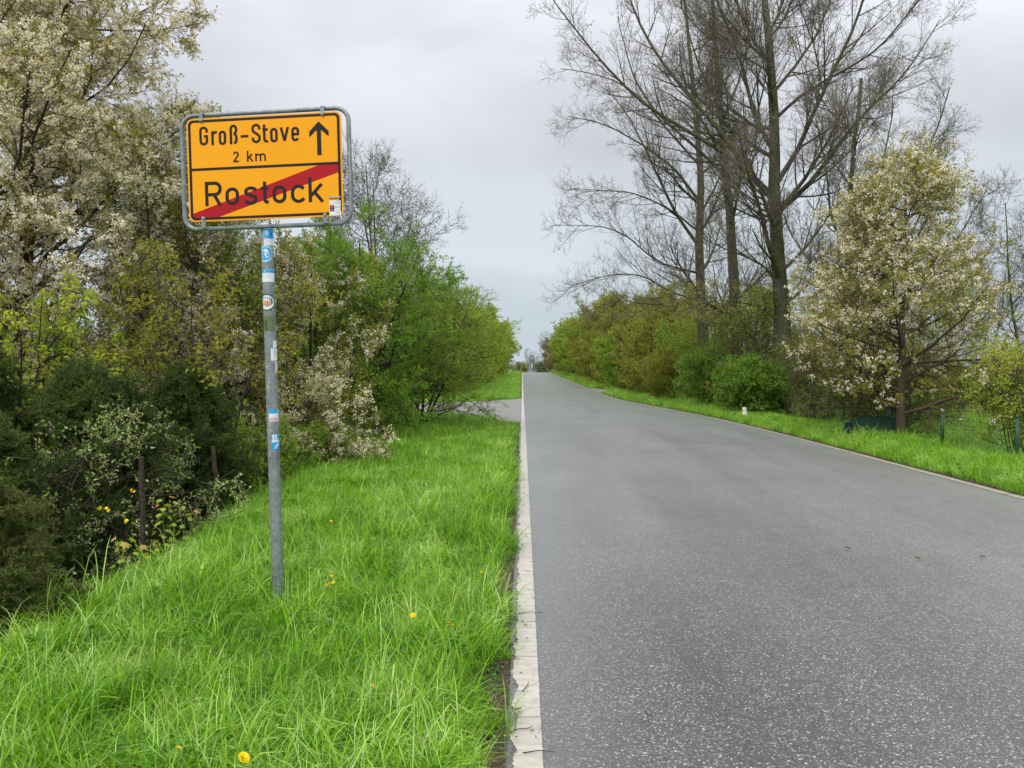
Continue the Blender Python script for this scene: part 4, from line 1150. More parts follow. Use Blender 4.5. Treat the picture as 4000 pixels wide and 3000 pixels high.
def ribbon(mb, pts, t, tf, closed=False):
    """flat stroke of thickness t along pts, mapped by tf(x, z, k)"""
    q = [pts[0]]
    for p in pts[1:]:
        if math.hypot(p[0] - q[-1][0], p[1] - q[-1][1]) > 1e-6: q.append(p)
    if closed and math.hypot(q[0][0] - q[-1][0], q[0][1] - q[-1][1]) < 1e-6: q.pop()
    P = np.array(q, float); m_ = len(P)
    if closed: d0 = P - np.roll(P, 1, 0); d1 = np.roll(P, -1, 0) - P
    else:
        d1 = np.vstack([P[1:] - P[:-1], P[-1:] - P[-2:-1]]); d0 = np.vstack([d1[:1], d1[:-1]])
    d0 = norm(d0); d1 = norm(d1); tg = norm(d0 + d1); nr = np.stack([-tg[:, 1], tg[:, 0]], -1)
    c = np.clip((tg * d1).sum(1), 0.5, 1)[:, None]
    A = P + nr * t / 2 / c; B = P - nr * t / 2 / c
    V = [tf(*p) for p in A] + [tf(*p) for p in B]
    F = [(i, m_ + i, m_ + (i + 1) % m_, (i + 1) % m_) for i in range(m_ if closed else m_ - 1)]
    mb.add(V, F)


def stad(x0, y0, x1, y1, r):
    return arc(x1 - r, y1 - r, r, r, 0, 90, 8) + arc(x0 + r, y1 - r, r, r, 90, 180, 8) + arc(x0 + r, y0 + r, r, r, 180, 270, 8) + arc(x1 - r, y0 + r, r, r, 270, 360, 8)


GLY = {
    'G': [[(89, 150)] + arc(52.5, 172, 36.5, 36.5, 0, 180) + arc(52.5, 53, 36.5, 36.5, 180, 360) + [(89, 108), (55, 108)]],
    'r': [[(16, 0), (16, 163)], crom([(16, 105), (24, 135), (44, 148), (70, 147)])],
    'o': [stad(16, 14, 74, 152, 29)],
    'ß': [[(16, 0)] + arc(47, 180, 31, 31, 180, 0) + crom([(78, 180), (77, 150), (66, 130), (50, 122)]) , crom([(50, 122), (68, 110), (78, 88), (78, 50), (70, 22), (48, 14)])],
    '-': [[(0, 88), (90, 88)]],
    'S': [[(92, 158)] + arc(54, 172, 38, 38, 0, 180) + crom([(16, 172), (17, 150), (30, 130), (54, 113), (78, 94), (91, 74), (92, 53)]) + arc(54, 53, 38, 38, 0, -180) + [(16, 68)]],
    't': [[(20, 208)] + [(20, 42)] + arc(44, 40, 24, 26, 180, 270) + [(64, 14)], [(0, 150), (62, 150)]],
    'v': [[(14, 166), (54, 8)], [(94, 166), (54, 8)]],
    'e': [[(16, 82), (77, 82)] + arc(46.5, 121, 30.5, 31, 0, 180) + arc(46.5, 45, 30.5, 31, 180, 340)],
    '2': [crom([(12, 92), (18, 110), (36, 117), (54, 110), (60, 92), (52, 70), (34, 45), (12, 14)]), [(2, 11), (68, 11)]],
    'k': [[(11, 0), (11, 128)], [(62, 88), (14, 38)], [(30, 52), (68, 0)]],
    'm': [[(11, 0), (11, 88)], [(11, 58)] + arc(37, 55, 26, 24, 180, 0) + [(63, 0)], [(63, 58)] + arc(89, 55, 26, 24, 180, 0) + [(115, 0)]],
    'R': [[(20, 0), (20, 283)], [(20, 263), (118, 263)] + arc(118, 197, 60, 66, 90, -90) + [(20, 131)], [(105, 131), (176, 0)]],
    'O': [stad(20, 18, 140, 186, 58)],
    's': [crom([(142, 160), (118, 182), (82, 189), (44, 180), (24, 152), (38, 122), (80, 104), (122, 88), (140, 56), (118, 24), (78, 15), (40, 22), (12, 46)])],
    'T': [[(42, 255), (42, 55)] + arc(70, 48, 28, 30, 180, 270) + [(84, 18)], [(0, 180), (84, 180)]],
    'c': [crom([(146, 158), (122, 180), (84, 188), (45, 175), (22, 140), (19, 102), (22, 62), (46, 28), (84, 16), (122, 24), (148, 48)])],
    'K': [[(20, 0), (20, 285)], [(152, 206), (32, 76)], [(72, 112), (160, 0)]],
}


def put(name, items, T):
    q = 0
    for ch, zx, zy in items:          # traced left edge and baseline
        mb = MB()
        u, v = uv(zx, zy)
        for s in GLY[ch]:
            dep = FY - 0.0009 - 0.00012 * (q % 3); q += 1
            closed = ch in 'oO'
            ribbon(mb, s, T, lambda x, z: (u - 0.484 + x / 1777, dep, ZT - v + z / 1777), closed)
        mb.build(name, M['black'], sign)


put('letter', [('G', 345, 575), ('r', 484, 568), ('o', 570, 567), ('ß', 697, 558), ('-', 825, 555), ('S', 950, 548), ('t', 1078, 540), ('o', 1163, 538), ('v', 1275, 530), ('e', 1405, 527)], 29)
put('small_letter', [('2', 735, 768), ('k', 895, 760), ('m', 990, 754)], 19)
put('large_letter', [('R', 412, 1276), ('O', 648, 1266), ('s', 862, 1256), ('T', 1062, 1246), ('O', 1192, 1240), ('c', 1403, 1234), ('K', 1603, 1226)], 38)
# arrow
mb = MB()
u0, v0 = uv(1716, 298); u1, v1 = uv(1723, 685)
cx = (u0 + u1) / 2 - 0.484; zt = ZT - v0; zb_ = ZT - v1
mb.add([(cx - .0135, FY - .0009, zb_), (cx + .0135, FY - .0009, zb_), (cx + .0135, FY - .0009, zt - .02), (cx - .0135, FY - .0009, zt - .02)], [(0, 1, 2, 3)])
mb.add([(cx, FY - .0011, zt), (cx - .062, FY - .0011, zt - .064), (cx - .062, FY - .0011, zt - .100), (cx, FY - .0011, zt - .042), (cx + .062, FY - .0011, zt - .100), (cx + .062, FY - .0011, zt - .064)], [(0, 1, 2, 3), (0, 3, 4, 5)])
mb.build('arrow', M['black'], sign)
# label sticker bottom right
lu, lv = uv(1835, 1205); lx, lz = lu - 0.484, ZT - lv
mb = MB(); e = FY - .0014
mb.add([(lx, e, lz - .098), (lx + .072, e, lz - .098), (lx + .072, e, lz), (lx, e, lz)], [(0, 1, 2, 3)])
lab = mb.build('test_label', M['s_white'], sign)
e -= .0004
for (a0, b0, a1, b1, mt) in ((.003, -.003, .032, -.030, 's_lpink'), (.003, -.031, .032, -.060, 's_black'), (.003, -.062, .032, -.072, 's_navy')):
    mb = MB(); mb.add([(lx + a0, e, lz + b1), (lx + a1, e, lz + b1), (lx + a1, e, lz + b0), (lx + a0, e, lz + b0)], [(0, 1, 2, 3)]); mb.build('label_patch', M[mt], lab)
mb = MB(); e -= .0003
mb.add([(lx + .006, e, lz - .034), (lx + .0175, e, lz - .056), (lx + .029, e, lz - .034)], [(0, 1, 2)]); mb.build('label_triangle', M['s_red'], lab)
mb = MB()
for ccx, ch in ((.048, 'C'), (.062, 'E')):
    ribbon(mb, [(x, z) for x, z in arc(lx + ccx, lz - .014, .007, .010, 60, 300, 10)], .0022, lambda x, z: (x, e, z))
mb.add([(lx + .054, e, lz - .015), (lx + .063, e, lz - .015), (lx + .063, e, lz - .013), (lx + .054, e, lz - .013)], [(0, 1, 2, 3)])
# 2019
for k, strokes in enumerate([[[(0, 7), (1, 9), (4, 9), (5, 7), (0, 0), (5, 0)]], [arc(2.5, 4.5, 2.5, 4.5, 0, 360, 10)], [[(2, 7), (3, 9), (3, 0)]], [arc(2.5, 6.5, 2.3, 2.4, 0, 360, 8), [(4.8, 6.5), (4.2, 2), (2, 0)]]]):
    for s in strokes: ribbon(mb, [(lx + .0385 + k * .0078 + a_ * .0011, lz - .050 + b_ * .0011) for a_, b_ in s], .0013, lambda x, z: (x, e, z))
for k in range(4):
    zz = lz - .060 - k * .009
    mb.add([(lx + .038, e, zz - .0012), (lx + .068, e, zz - .0012), (lx + .068, e, zz), (lx + .038, e, zz)], [(0, 1, 2, 3)])
mb.build('label_print', M['s_navy'], lab)
mu, mv = uv(1835, 1160); mb = MB(); mb.box((mu - .484 + .037, FY - .004, ZT - mv - .006), (.074, .005, .010)); mb.build('clip_strip', M['bolt'], sign)
# frame tube
fr = rrect(bx0 - .049, bz0 - .041, bx1 + .036, bz1 + .033, 0.085, 8)
mb = MB(); mb.tube([(x, -0.012, z) for x, z in fr], 0.0145, 12, closed=True); mb.build('frame', M['galv'], sign, True)
# clips
for (zx, zy, up) in ((366, 280, 1), (1760, 215, 1), (390, 1418, -1), (1790, 1370, -1)):
    u, v = uv(zx, zy); cx, cz = u - .484, ZT - v
    ze = (bz1 + .033) if up > 0 else (bz0 - .041)
    mb = MB()
    mb.box((cx, FY - .004, (cz + ze) / 2), (.024, .004, abs(ze - cz)))
    mb.box((cx, FY + .014, ze - up * 0.0), (.024, .040, .006))
    a_ = arc(0, 0, .012, .012, 180, 360, 8) if up > 0 else arc(0, 0, .012, .012, 0, 180, 8)
    mb.add([(cx + x, FY - .006, cz + z) for x, z in a_] + [(cx + x, FY - .002, cz + z) for x, z in a_], [tuple(range(9)), tuple(reversed(range(9, 18)))] + [(i, i + 9, i + 10, i + 1) for i in range(8)])
    br = mb.build('clip', M['galv'], sign)
    mb = MB(); mb.tube([(cx, FY - .006, cz), (cx, FY - .0115, cz)], .0085, 12)
    mb.tube([(cx, FY - .0115, cz), (cx, FY - .018, cz)], .0045, 6); mb.build('bolt', M['bolt'], br)
for o in sign.children: o.scale.x = 1.045
# pole
zpt = bz0 - .041
mb = MB(); mb.tube([(0, 0, z) for z in np.linspace(-0.3, zpt + .003, 14)], PR, 28); pole = mb.build('pole', M['galv'], sign, True)
mb = MB(); mb.tube([(0, -0.012, zpt - .012), (0, -0.012, zpt - 0.001)], PR + .004, 20); mb.build('weld_collar', M['galv'], sign, True)


# pole stickers: s = lateral position -1..1 across the visible pole, z height
def polept(s, z, off): 
    a_ = s * math.pi / 2
    return ((PR + off) * math.sin(a_), -(PR + off) * math.cos(a_), z)


def zP(y): return (1303 - y) / 326.3


def sa(s): return math.asin(max(-1, min(1, s))) / (math.pi / 2)


def patch(par, s0, s1, y0, y1, mat, off=.0006, name='sticker'):
    s0, s1 = (sa(s) if abs(s) <= 1 else s for s in (s0, s1)); k = 10; V = []
    for z in (zP(y1), zP(y0)):
        for i in range(k + 1): V.append(polept(s0 + (s1 - s0) * i / k, z, off))
    mb = MB(); mb.add(V, [(i, i + 1, k + 2 + i, k + 1 + i) for i in range(k)]); return mb.build(name, M[mat], par, True)


def oval(par, sc, yc, rs, ry, mat, off, name='sticker'):
    V = [polept(sc, zP(yc), off + .0004)]; k = 24; F = []
    for rr in (0.5, 1.0):
        for i in range(k): V.append(polept(sc + rs * rr * math.cos(6.283 * i / k), zP(yc + ry * rr * math.sin(6.283 * i / k)), off))
    for i in range(k):
        j = (i + 1) % k; F.append((0, 1 + j, 1 + i)); F.append((1 + i, 1 + j, 1 + k + j, 1 + k + i))
    mb = MB(); mb.add(V, F); return mb.build(name, M[mat], par, True)


def shape(par, pts, mat, off, name='motif'):
    c_ = np.mean(pts, 0); V = [polept(c_[0], zP(c_[1]), off + .0003)] + [polept(a_, zP(b_), off) for a_, b_ in pts]; k = len(pts)
    mb = MB(); mb.add(V, [(0, 1 + i, 1 + (i + 1) % k) for i in range(k)]); return mb.build(name, M[mat], par)


def scribble(par, lines, mat, off=.0008, w=.0022, name='scratched_writing'):
    mb = MB()
    for l in lines: ribbon(mb, [(a_ * PR * 1.4, zP(b_)) for a_, b_ in l], w, lambda x, z: polept(x / PR / 1.4, z, off))
    return mb.build(name, M[mat], par)


st = patch(sign, -0.15, 1.15, 498, 535, 's_white'); patch(st, -0.11, 1.12, 499.5, 521, 's_blue', .001, 'sky_print'); shape(st, [(0.05, 503), (.35, 501), (.45, 510), (.25, 516), (.0, 511)], 's_lblue', .0015); shape(st, [(0.5, 508), (.85, 504), (.9, 514), (.6, 518)], 's_dblue', .0015)
shape(st, [(-0.05, 522), (.2, 519), (.35, 526), (.1, 530)], 's_lpink', .0015); scribble(st, [[(.0, 531), (.7, 529)], [(.3, 526), (.8, 525)]], 's_grey', .0018, .0015, 'small_print')
st = oval(sign, 0.0, 553, .80, 18.5, 's_lblue', .0008); oval(st, 0.0, 553, .60, 13.5, 's_blue', .0013, 'blue_disc')
shape(st, [(-.50, 552), (-.35, 548), (-.20, 544), (.05, 542.5), (.25, 545), (.35, 551), (.42, 556), (.56, 557), (.30, 561), (.05, 562), (-.28, 561.5), (-.12, 556), (-.22, 553)], 's_white', .0019, 'bird_head')
mb = MB()
for k in range(14):
    a_ = 6.283 * (k + .5) / 14; cs, cy = .70 * math.cos(a_), 553 + 16 * math.sin(a_)
    ribbon(mb, [((cs - .035) * PR, zP(cy)), ((cs + .035) * PR, zP(cy))], .0055, lambda x, z: polept(x / PR, z, .0014))
mb.build('ring_lettering', M['s_white'], st)
st = patch(sign, -.97, 1.15, 586.5, 613.5, 's_white'); patch(st, -.96, 1.12, 587, 594, 's_blue', .001, 'sky_print')
shape(st, [(-.65, 594), (-.45, 591), (-.1, 589.5), (.2, 591), (.4, 594)], 's_white', .0014, 'bird_head'); scribble(st, [[(-.4, 601), (.0, 592), (.3, 604)]], 's_grey', .0016, .0015, 'line_art')
st = oval(sign, 0.0, 657.5, .92, 17.8, 's_black', .0008); oval(st, -.03, 657.5, .80, 15.6, 's_white', .0013, 'white_disc')
oval(st, 0.0, 660, .36, 7, 's_orange', .0018, 'face'); scribble(st, [[(-.5 + .2 * k, 650 - abs(2 - k) * -.8), (-.42 + .17 * k, 645.5)] for k in range(6)], 's_dblue', .0021, .003, 'feathers')
scribble(st, [[(-.3, 663), (.3, 662)], [(-.2, 661), (-.2, 665)], [(.0, 661), (.0, 665)], [(.2, 661), (.2, 665)], [(-.4, 656), (-.1, 658)], [(.1, 658), (.4, 656)]], 's_navy', .0024, .0016, 'skull_lines')
st = patch(sign, -.68, .95, 686, 719, 's_moss'); patch(st, -.66, .0, 695, 718, 's_mossd', .001, 'moss_streak')
patch(sign, .72, 1.2, 740, 755, 's_white'); st = patch(sign, .38, 1.2, 755, 783, 's_white', .0012); patch(st, .4, 1.1, 755.5, 757, 's_blue', .0016, 'blue_edge'); shape(st, [(.62, 761), (.75, 760), (.78, 771), (.68, 773)], 's_grey', .0018)
patch(sign, .88, 1.2, 786, 808, 's_lpink', .0006)
st = shape(sign, [(-1.2, 784), (-.93, 786), (-.72, 792), (-.58, 798), (-.66, 806), (-.86, 816), (-1.2, 818)], 's_black', .0008, 'sticker'); shape(st, [(-1.2, 789), (-.92, 791), (-.76, 798), (-.84, 806), (-1.2, 811)], 's_lblue', .0014)
scribble(sign, [[(-.45, 797), (.0, 796)], [(-.2, 792), (-.2, 801)], [(-.35, 793), (-.05, 800)],
                [(-.5, 821), (.25, 820)], [(-.05, 811), (.0, 822), (-.1, 830)],
                [(-.55, 848), (-.42, 834), (-.2, 832), (-.12, 837), (-.3, 843), (-.05, 842)], [(-.1, 836), (-.12, 852)],
                [(-.15, 856), (-.52, 868)], [(-.62, 857), (-.5, 884)], [(-.5, 866), (.25, 881)],
                [(-.75, 897), (-.08, 897.5), (-.08, 926)],
                [(-.25, 961), (-.3, 940), (-.42, 934), (-.2, 931), (.02, 934), (-.02, 938), (-.3, 940)],
                [(-.55, 983), (.0, 982)], [(-.28, 977), (-.25, 989)], [(-.45, 978), (-.08, 987)], [(-.08, 978), (-.48, 988)]], 's_scratch')
st = patch(sign, -.28, 1.0, 888, 915.5, 's_white', .0012); patch(st, -.27, .98, 888, 897, 's_blue', .0016, 'blue_band'); patch(st, -.27, .98, 906.5, 915, 's_pink', .0016, 'pink_band')
st = patch(sign, .12, 1.0, 942, 975.5, 's_blue', .0010); patch(st, .12, .98, 954, 959.5, 's_white', .0014, 'white_band')
patch(st, .16, .72, 942.5, 954, 's_lblue', .0013, 'letter_ground')
mb = MB()
for s in ([(0, 0), (0, 10)], [(0, 10), (4, 10), (5, 9), (5, 6.5), (4, 5.2), (0, 5.2)], [(4, 5.2), (5.5, 4), (5.5, 1.2), (4.5, 0), (0, 0)]):
    ribbon(mb, [((.24 + a_ * .065) * PR, zP(953) + b_ * .0030) for a_, b_ in s], .0052, lambda x, z: polept(x / PR, z, .0018))
mb.build('letter', M['s_white'], st)
shape(st, [(.3, 973), (.5, 965), (.75, 961), (.85, 967), (.6, 970), (.45, 974)], 's_white', .0016)
st = patch(sign, -1.2, -.78, 941, 975, 's_blue', .0010); patch(st, -1.2, -.8, 950, 954, 's_white', .0014, 'white_band')

# ------------------------------------------------------------------ posts, fence and small things
def post(name, label, cat, base, top, r, mat, square=True, group=None):
    root = mesh = None
    mb = MB(); b = Vector(base); t = Vector(top); d = (t - b)
    pts = [(0, 0, 0)] + [tuple(d * k / 6 + Vector((math.sin(k * 2.1) * r * .15, math.cos(k * 1.7) * r * .15, 0))) for k in range(1, 7)]
    mb.tube(pts, [r] * 6 + [r * 0.9], 5 if square else 10)
    o = mb.build(name, M[mat], None); o.location = b
    return tag(o, label, cat, group)


def pt(px, py, d): return (PX(px, d), d, 1.6 + (787 - py) / 1664 * d)


post('iron_post', 'rusty brown upright post in front of the spruces, left of the two', 'post', (PX(298, 6.5), 6.5, float(gz(PX(298, 6.5), 6.5)) - .2), pt(298, 988, 6.5), .024, 'rust')
post('iron_post', 'rusty brown leaning post right of the spruces', 'post', (PX(471, 8.2), 8.2, float(gz(PX(471, 8.2), 8.2)) - .2), pt(455, 965, 8.2), .026, 'rust')
post('marker_stake', 'small dark stake standing at the foot of the green hedge', 'stake', (PX(828, 15.8), 15.8, float(gz(PX(828, 15.8), 15.8)) - .2), pt(824, 912, 15.8), .03, 'stake')
# old board low in the hedge
mb = MB(); mb.box((0, 0, 0), (0.5, 0.03, 0.22)); o = mb.build('old_board', M['board']); o.location = (PX(520, 9.6), 9.6, gz(PX(520, 9.6), 9.6) + .2); o.rotation_euler = (0, R(3), R(8))
tag(o, 'dark weathered board lying low behind the leaning rusty post', 'board')
# dry stalks
rng = np.random.default_rng(77)
for i, (px, py0, py1, lean_, d) in enumerate([(585 * .9, 1075, 970, -.03, 9.2), (600 * .9, 1070, 950, -.05, 9.4), (400, 1150, 1090, .02, 7.0), (395, 1150, 1085, -.02, 7.1)]):
    b = (PX(px, d), d, float(gz(PX(px, d), d))); t = pt(px + lean_ * 900, py1, d)
    o = post('dry_stalk', 'thin straw coloured dead stalk, ' + ('shorter one right of the leaning rusty post', 'taller one right of the leaning rusty post', 'right one beside the maple saplings', 'left one beside the maple saplings')[i], 'dead stalk', b, t, .0035, 'grass_dry', group='dead stalks near the rusty posts')


# red-tipped saplings with single large leaves
def maple_leaf():
    a_ = [(0, 0), (.22, .12), (.5, .1), (.36, .34), (.52, .6), (.25, .62), (.0, 1.0), (-.25, .62), (-.52, .6), (-.36, .34), (-.5, .1), (-.22, .12)]
    V = [(x, y, -0.35 * (x * x) - 0.15 * y * y) for x, y in a_] + [(0, .42, 0)]
    me = bpy.data.meshes.new('leaf'); me.from_pydata(V, [], [(12, i, (i + 1) % 12) for i in range(12)]); return me


def sapling(label, x, y, h, nl, seed, grp=None):
    rng = np.random.default_rng(seed); root = empty('maple_sapling', (x, y, float(gz(x, y)) - .03)); tag(root, label, 'sapling')
    mb = MB(); mb.tube([(.01 * math.sin(k), .01 * math.cos(k * 1.3), h * k / 6) for k in range(7)], np.linspace(.007, .003, 7), 6); mb.build('stem', M['bark_brown'], root)
    ml = maple_leaf(); ml.materials.append(M['leaf_red']); at = ml.attributes.new('tint', 'FLOAT', 'POINT')
    ml2 = maple_leaf(); ml2.materials.append(M['leaf_red']); at2 = ml2.attributes.new('tint', 'FLOAT', 'POINT')
    at.data.foreach_set('value', np.full(13, .12, np.float32)); at2.data.foreach_set('value', np.full(13, .80, np.float32))
    for i in range(nl):
        f = (i + 1) / nl; z = h * (0.3 + 0.72 * f); az = i * 2.4 + rng.random(); s = .062 * rng.uniform(.7, 1.2)
        o = bpy.data.objects.new('leaf', ml2 if (f > .85 and rng.random() < .7) else ml); COL.objects.link(o); o.parent = root
        r_ = rng.uniform(.02, .09)
        o.location = (math.cos(az) * r_, math.sin(az) * r_, z); o.scale = (s, s, s); o.rotation_euler = (R(rng.uniform(-55, -10)), R(rng.uniform(-20, 20)), az - math.pi / 2)


sapling('tallest maple sapling with orange young leaves right of the left rusty post', PX(346, 6.6), 6.6, 0.62, 30, 1)
sapling('maple sapling with a red leaf tip left of the left rusty post', PX(264, 6.0), 6.0, 0.42, 18, 2)
sapling('slim maple sapling with orange tips beside the dry stalks', PX(392, 6.9), 6.9, 0.46, 16, 3)
sapling('low maple sapling at the foot of the left rusty post', PX(310, 6.3), 6.3, 0.30, 14, 4)

# white marker stub
o = post('marker_post', 'short white plastic marker post in the right verge grass', 'marker post', (PX(1608, 24.6), 24.6, float(gz(7.1, 24.6)) - .05), pt(1607, 879, 24.6), .065, 'white_plastic')

# fence
fence = empty('garden_fence', (8.3, 13.1, 0)); tag(fence, 'dark green steel post fence with thin wire mesh behind the right verge', 'fence')
fp = [(PX(2190, 12.6), 12.6, 900), (PX(2031, 14.8), 14.8, 890), (PX(1914, 18.0), 18.0, 877), (8.55, 20.6, 872)]
tops = []
for (x, y, py) in fp:
    zt = 1.6 + (787 - py) / 1664 * y; z0 = float(gz(x, y)) - .25; tops.append((x, y, zt))
    mb = MB(); mb.tube([(0, 0, z0), (0, 0, zt)], .032, 10); mb.tube([(0, 0, zt), (0, 0, zt + .012)], .036, 10)
    o = mb.build('post', M['fence_green'], fence, True); o.location = (x - 8.3, y - 13.1, 0)
mb = MB()
ends = [(8.3 + .0, 9.5, tops[0][2])] + tops
for (a_, b_) in zip(ends[:-1], ends[1:]):
    for k in range(9):
        dz = .03 + k * .1
        mb.tube([(a_[0] - 8.3, a_[1] - 13.1, a_[2] - dz), (b_[0] - 8.3, b_[1] - 13.1, b_[2] - dz)], .0014, 3, False)
    nv = int((b_[1] - a_[1]) / .12)
    for k in range(nv):
        f = k / nv; p = [a_[i] + (b_[i] - a_[i]) * f for i in range(3)]
        mb.tube([(p[0] - 8.3, p[1] - 13.1, p[2] - .03), (p[0] - 8.3, p[1] - 13.1, p[2] - .9)], .0012, 3, False)
mb.build('wire_mesh', M['fence_green'], fence)['kind'] = 'stuff'
# netting heap
rng = np.random.default_rng(8)
nu, nv = 40, 18; V = []
for j in range(nv):
    for i in range(nu):
        a_ = 6.283 * i / nu; f = j / (nv - 1); rr = math.cos(f * 1.45) ** .7
        V.append((.62 * rr * math.cos(a_) * (1 + .10 * math.sin(5 * a_ + 7 * f)), .4 * rr * math.sin(a_) * (1 + .1 * math.sin(3 * a_)), .40 * math.sin(f * 1.5) + .07 * math.sin(7 * a_ + 5 * f) * rr + .05 * math.sin(3 * a_ + 2) * rr + rng.normal(0, .008)))
F = np.array([(j * nu + i, j * nu + (i + 1) % nu, (j + 1) * nu + (i + 1) % nu, (j + 1) * nu + i) for j in range(nv - 1) for i in range(nu)])
o = mesh_np('garden_netting', V, F, M['net_green'], smooth=True); o.location = (PX(1880, 17.6), 17.6, float(gz(PX(1880, 17.6), 17.6)) ) 
tag(o, 'heap of dark green garden netting under the cherry tree behind the fence', 'netting')
mb = MB(); mb.box((0, 0, .16), (.16, .02, .42), Matrix.Rotation(R(14), 3, 'X')); o = mb.build('plastic_sheet', M['sheet_blue']); o.location = (PX(1828, 16.6), 16.6, float(gz(PX(1828, 16.6), 16.6)))
tag(o, 'dark blue plastic sheet leaning left of the green netting heap', 'plastic sheet')

# dandelions
dl = bpy.data.meshes.new('flower_head')
V = []; F = []; rng = np.random.default_rng(3)
for ring, (nr, rr, hh) in enumerate(((16, .019, .004), (12, .014, .008), (8, .008, .011))):
    for i in range(nr):
        a_ = 6.283 * i / nr + ring * .2; b_ = len(V); w = .0026
        ca, sa_ = math.cos(a_), math.sin(a_)
        V += [(-sa_ * w * .4, ca * w * .4, 0), (sa_ * w * .4, -ca * w * .4, 0), (ca * rr + sa_ * w, sa_ * rr - ca * w, hh), (ca * rr - sa_ * w, sa_ * rr + ca * w, hh)]; F.append((b_, b_ + 1, b_ + 2, b_ + 3))
dl.from_pydata(V, [], F); dl.materials.append(M['dandelion'])
mb = MB(); mb.tube([(0, 0, 0), (.004, .002, -.09), (.0, .0, -.2)], .0018, 5); sm = mb.build('stem', M['stem_green']); stem_me = sm.data; bpy.data.objects.remove(sm)
spots = [(890, 1334, 1.15, 'largest open dandelion in the grass right of the sign pole'), (516, 1652, 1.7, 'big dandelion cut by the bottom edge of the picture'), (372, 1632, 1.0, 'dandelion near the bottom edge, left of the big one'),
         (968, 1352, 1.1, 'upper dandelion of the pair near the road line'), (978, 1358, 1.2, 'lower dandelion of the pair near the road line'), (706, 1268, 1.3, 'open dandelion close to the right of the pole foot'),
         (716, 1263, .9, 'small dandelion touching the open one right of the pole foot'), (712, 1248, .7, 'tiny yellow dandelion just above the open one right of the pole'), (985, 1297, .7, 'small dandelion left of the white line beside a leafy weed'),
         (760, 1220, .9, 'half open dandelion higher up the verge right of the pole'), (740, 1198, .7, 'orange yellow dandelion bud up the verge'), (905, 1163, .7, 'small dandelion in the middle of the verge'),
         (1040, 1238, .6, 'tiny dandelion nearest the white line'), (712, 1128, .9, 'dandelion highest up the verge beside the pole'), (800, 1490, .8, 'pale dandelion low in the verge grass'), (1090, 1600, .7, 'dandelion at the bottom by the white line'), (668, 1180, .6, 'orange dandelion bud right beside the pole')]
for i, (px, py, s, lb) in enumerate(spots):
    d = 1664 * (1.6 - .25) / (py - 787); d = max(d, 2.6)
    x = PX(px, d); root = empty('dandelion', (x, d, 1.6 + (787 - py) / 1664 * d)); tag(root, lb, 'dandelion', 'dandelions in the verge')
    s *= .68; h = bpy.data.objects.new('flower_head', dl); COL.objects.link(h); h.parent = root; h.scale = (s, s, s); h.rotation_euler = (R(38), R(8 * math.sin(i)), i)
    h2 = bpy.data.objects.new('stem', stem_me); COL.objects.link(h2); h2.parent = root

# crumbs, bits of leaf and rootlets on the soil beside the line
rng = np.random.default_rng(31); K = 1500
yy_ = 2.3 + 12 * rng.random(K) ** 1.5; xx_ = rng.normal(-.11, .055, K); xx_ = np.where(rng.random(K) < .06, rng.uniform(-.04, .10, K), np.minimum(xx_, -.03))
pp = np.stack([xx_, yy_, np.full(K, .016)], -1); V, F = leaf_quads(rng, pp, norm(rng.normal(size=(K, 3)) * [1, 1, .15]), rng.uniform(.006, .035, K), rng.uniform(.003, .011, K), .3)
tag(mesh_np('leaf_litter', V, F, M['litter'], tint=np.repeat(rng.random(K), 4)), 'brown leaf crumbs and rootlets on the soil beside the white line', 'litter', kind='stuff')
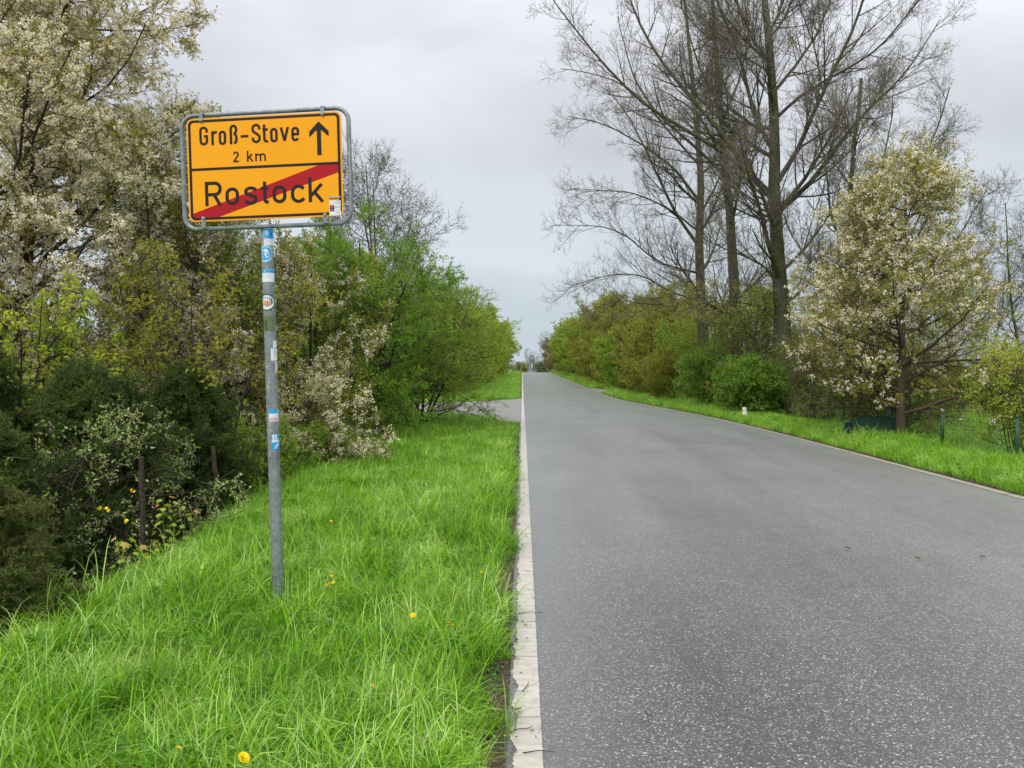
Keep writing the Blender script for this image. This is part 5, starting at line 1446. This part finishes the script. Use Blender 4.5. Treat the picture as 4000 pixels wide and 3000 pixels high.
# fallen leaves and twigs on the road
lm = bpy.data.meshes.new('fallen_leaf')
lm.from_pydata([(0, 0, 0), (.012, .02, .006), (.006, .05, .003), (0, .065, .008), (-.010, .045, .010), (-.012, .02, .007), (0, .03, -.001)], [], [(6, 0, 1), (6, 1, 2), (6, 2, 3), (6, 3, 4), (6, 4, 5), (6, 5, 0)]); lm.materials.append(M['dry_leaf'])
for i, (px, py, lb, sc) in enumerate([(1840, 1187, 'curled tan leaf on the right lane, leftmost of three', 1), (1990, 1208, 'curled tan leaf on the right lane, middle of three', 1), (2127, 1204, 'curled tan leaf on the right lane, rightmost of three', 1.1),
                                      (1140, 1357, 'brown leaf lying on the white line', .6), (1128, 1546, 'orange brown leaf in the soil by the white line', 1.3)]):
    d = 1664 * 1.6 / (py - 787); o = bpy.data.objects.new('fallen_leaf', lm); COL.objects.link(o); o.location = (PX(px, d), d, .008 + (.012 if i == 4 else 0)); o.rotation_euler = (R(8), R(12), 1.2 + i * .35); o.scale = (sc,) * 3
    tag(o, lb, 'fallen leaf')
rng = np.random.default_rng(12)
TWL = ['long dark twig lying straight across the white line, upper one', 'small twig at the grass edge, upper of the two far ones', 'thin twig just above the small far one at the grass edge', 'short twig halfway along the soil edge of the white line', 'curved twig lying lengthwise on the white line', 'dark twig slanting off the soil onto the white line', 'lowest twig, reaching from the white line onto the asphalt', 'twig at the bottom slanting on the left half of the white line', 'lone twig lying out on the asphalt', 'short upright twig in the soil beside the white line']
tw = [(1145, 1331, .16, 10), (1118, 1190, .10, -20), (1122, 1170, .09, 25), (1120, 1290, .07, 5), (1137, 1495, .12, 75), (1105, 1430, .14, -50), (1165, 1640, .13, 5), (1125, 1590, .12, 35), (1405, 1555, .05, -45), (1110, 1400, .09, 80)]
for i, (px, py, L, an) in enumerate(tw):
    d = 1664 * 1.6 / (py - 787); mb = MB(); a_ = R(an)
    mb.tube([(math.cos(a_) * L * (t - .5) + .004 * math.sin(7 * t + i), math.sin(a_) * L * (t - .5) + .006 * math.sin(5 * t + i), .004 + .006 * abs(math.sin(3 * t + i))) for t in np.linspace(0, 1, 6)], np.linspace(.0028, .0012, 6), 5)
    o = mb.build('twig', M['twig_litter']); o.location = (PX(px, d), d, .006 + (.008 if px < 1115 else 0))
    tag(o, TWL[i], 'twig', 'twigs along the white line')
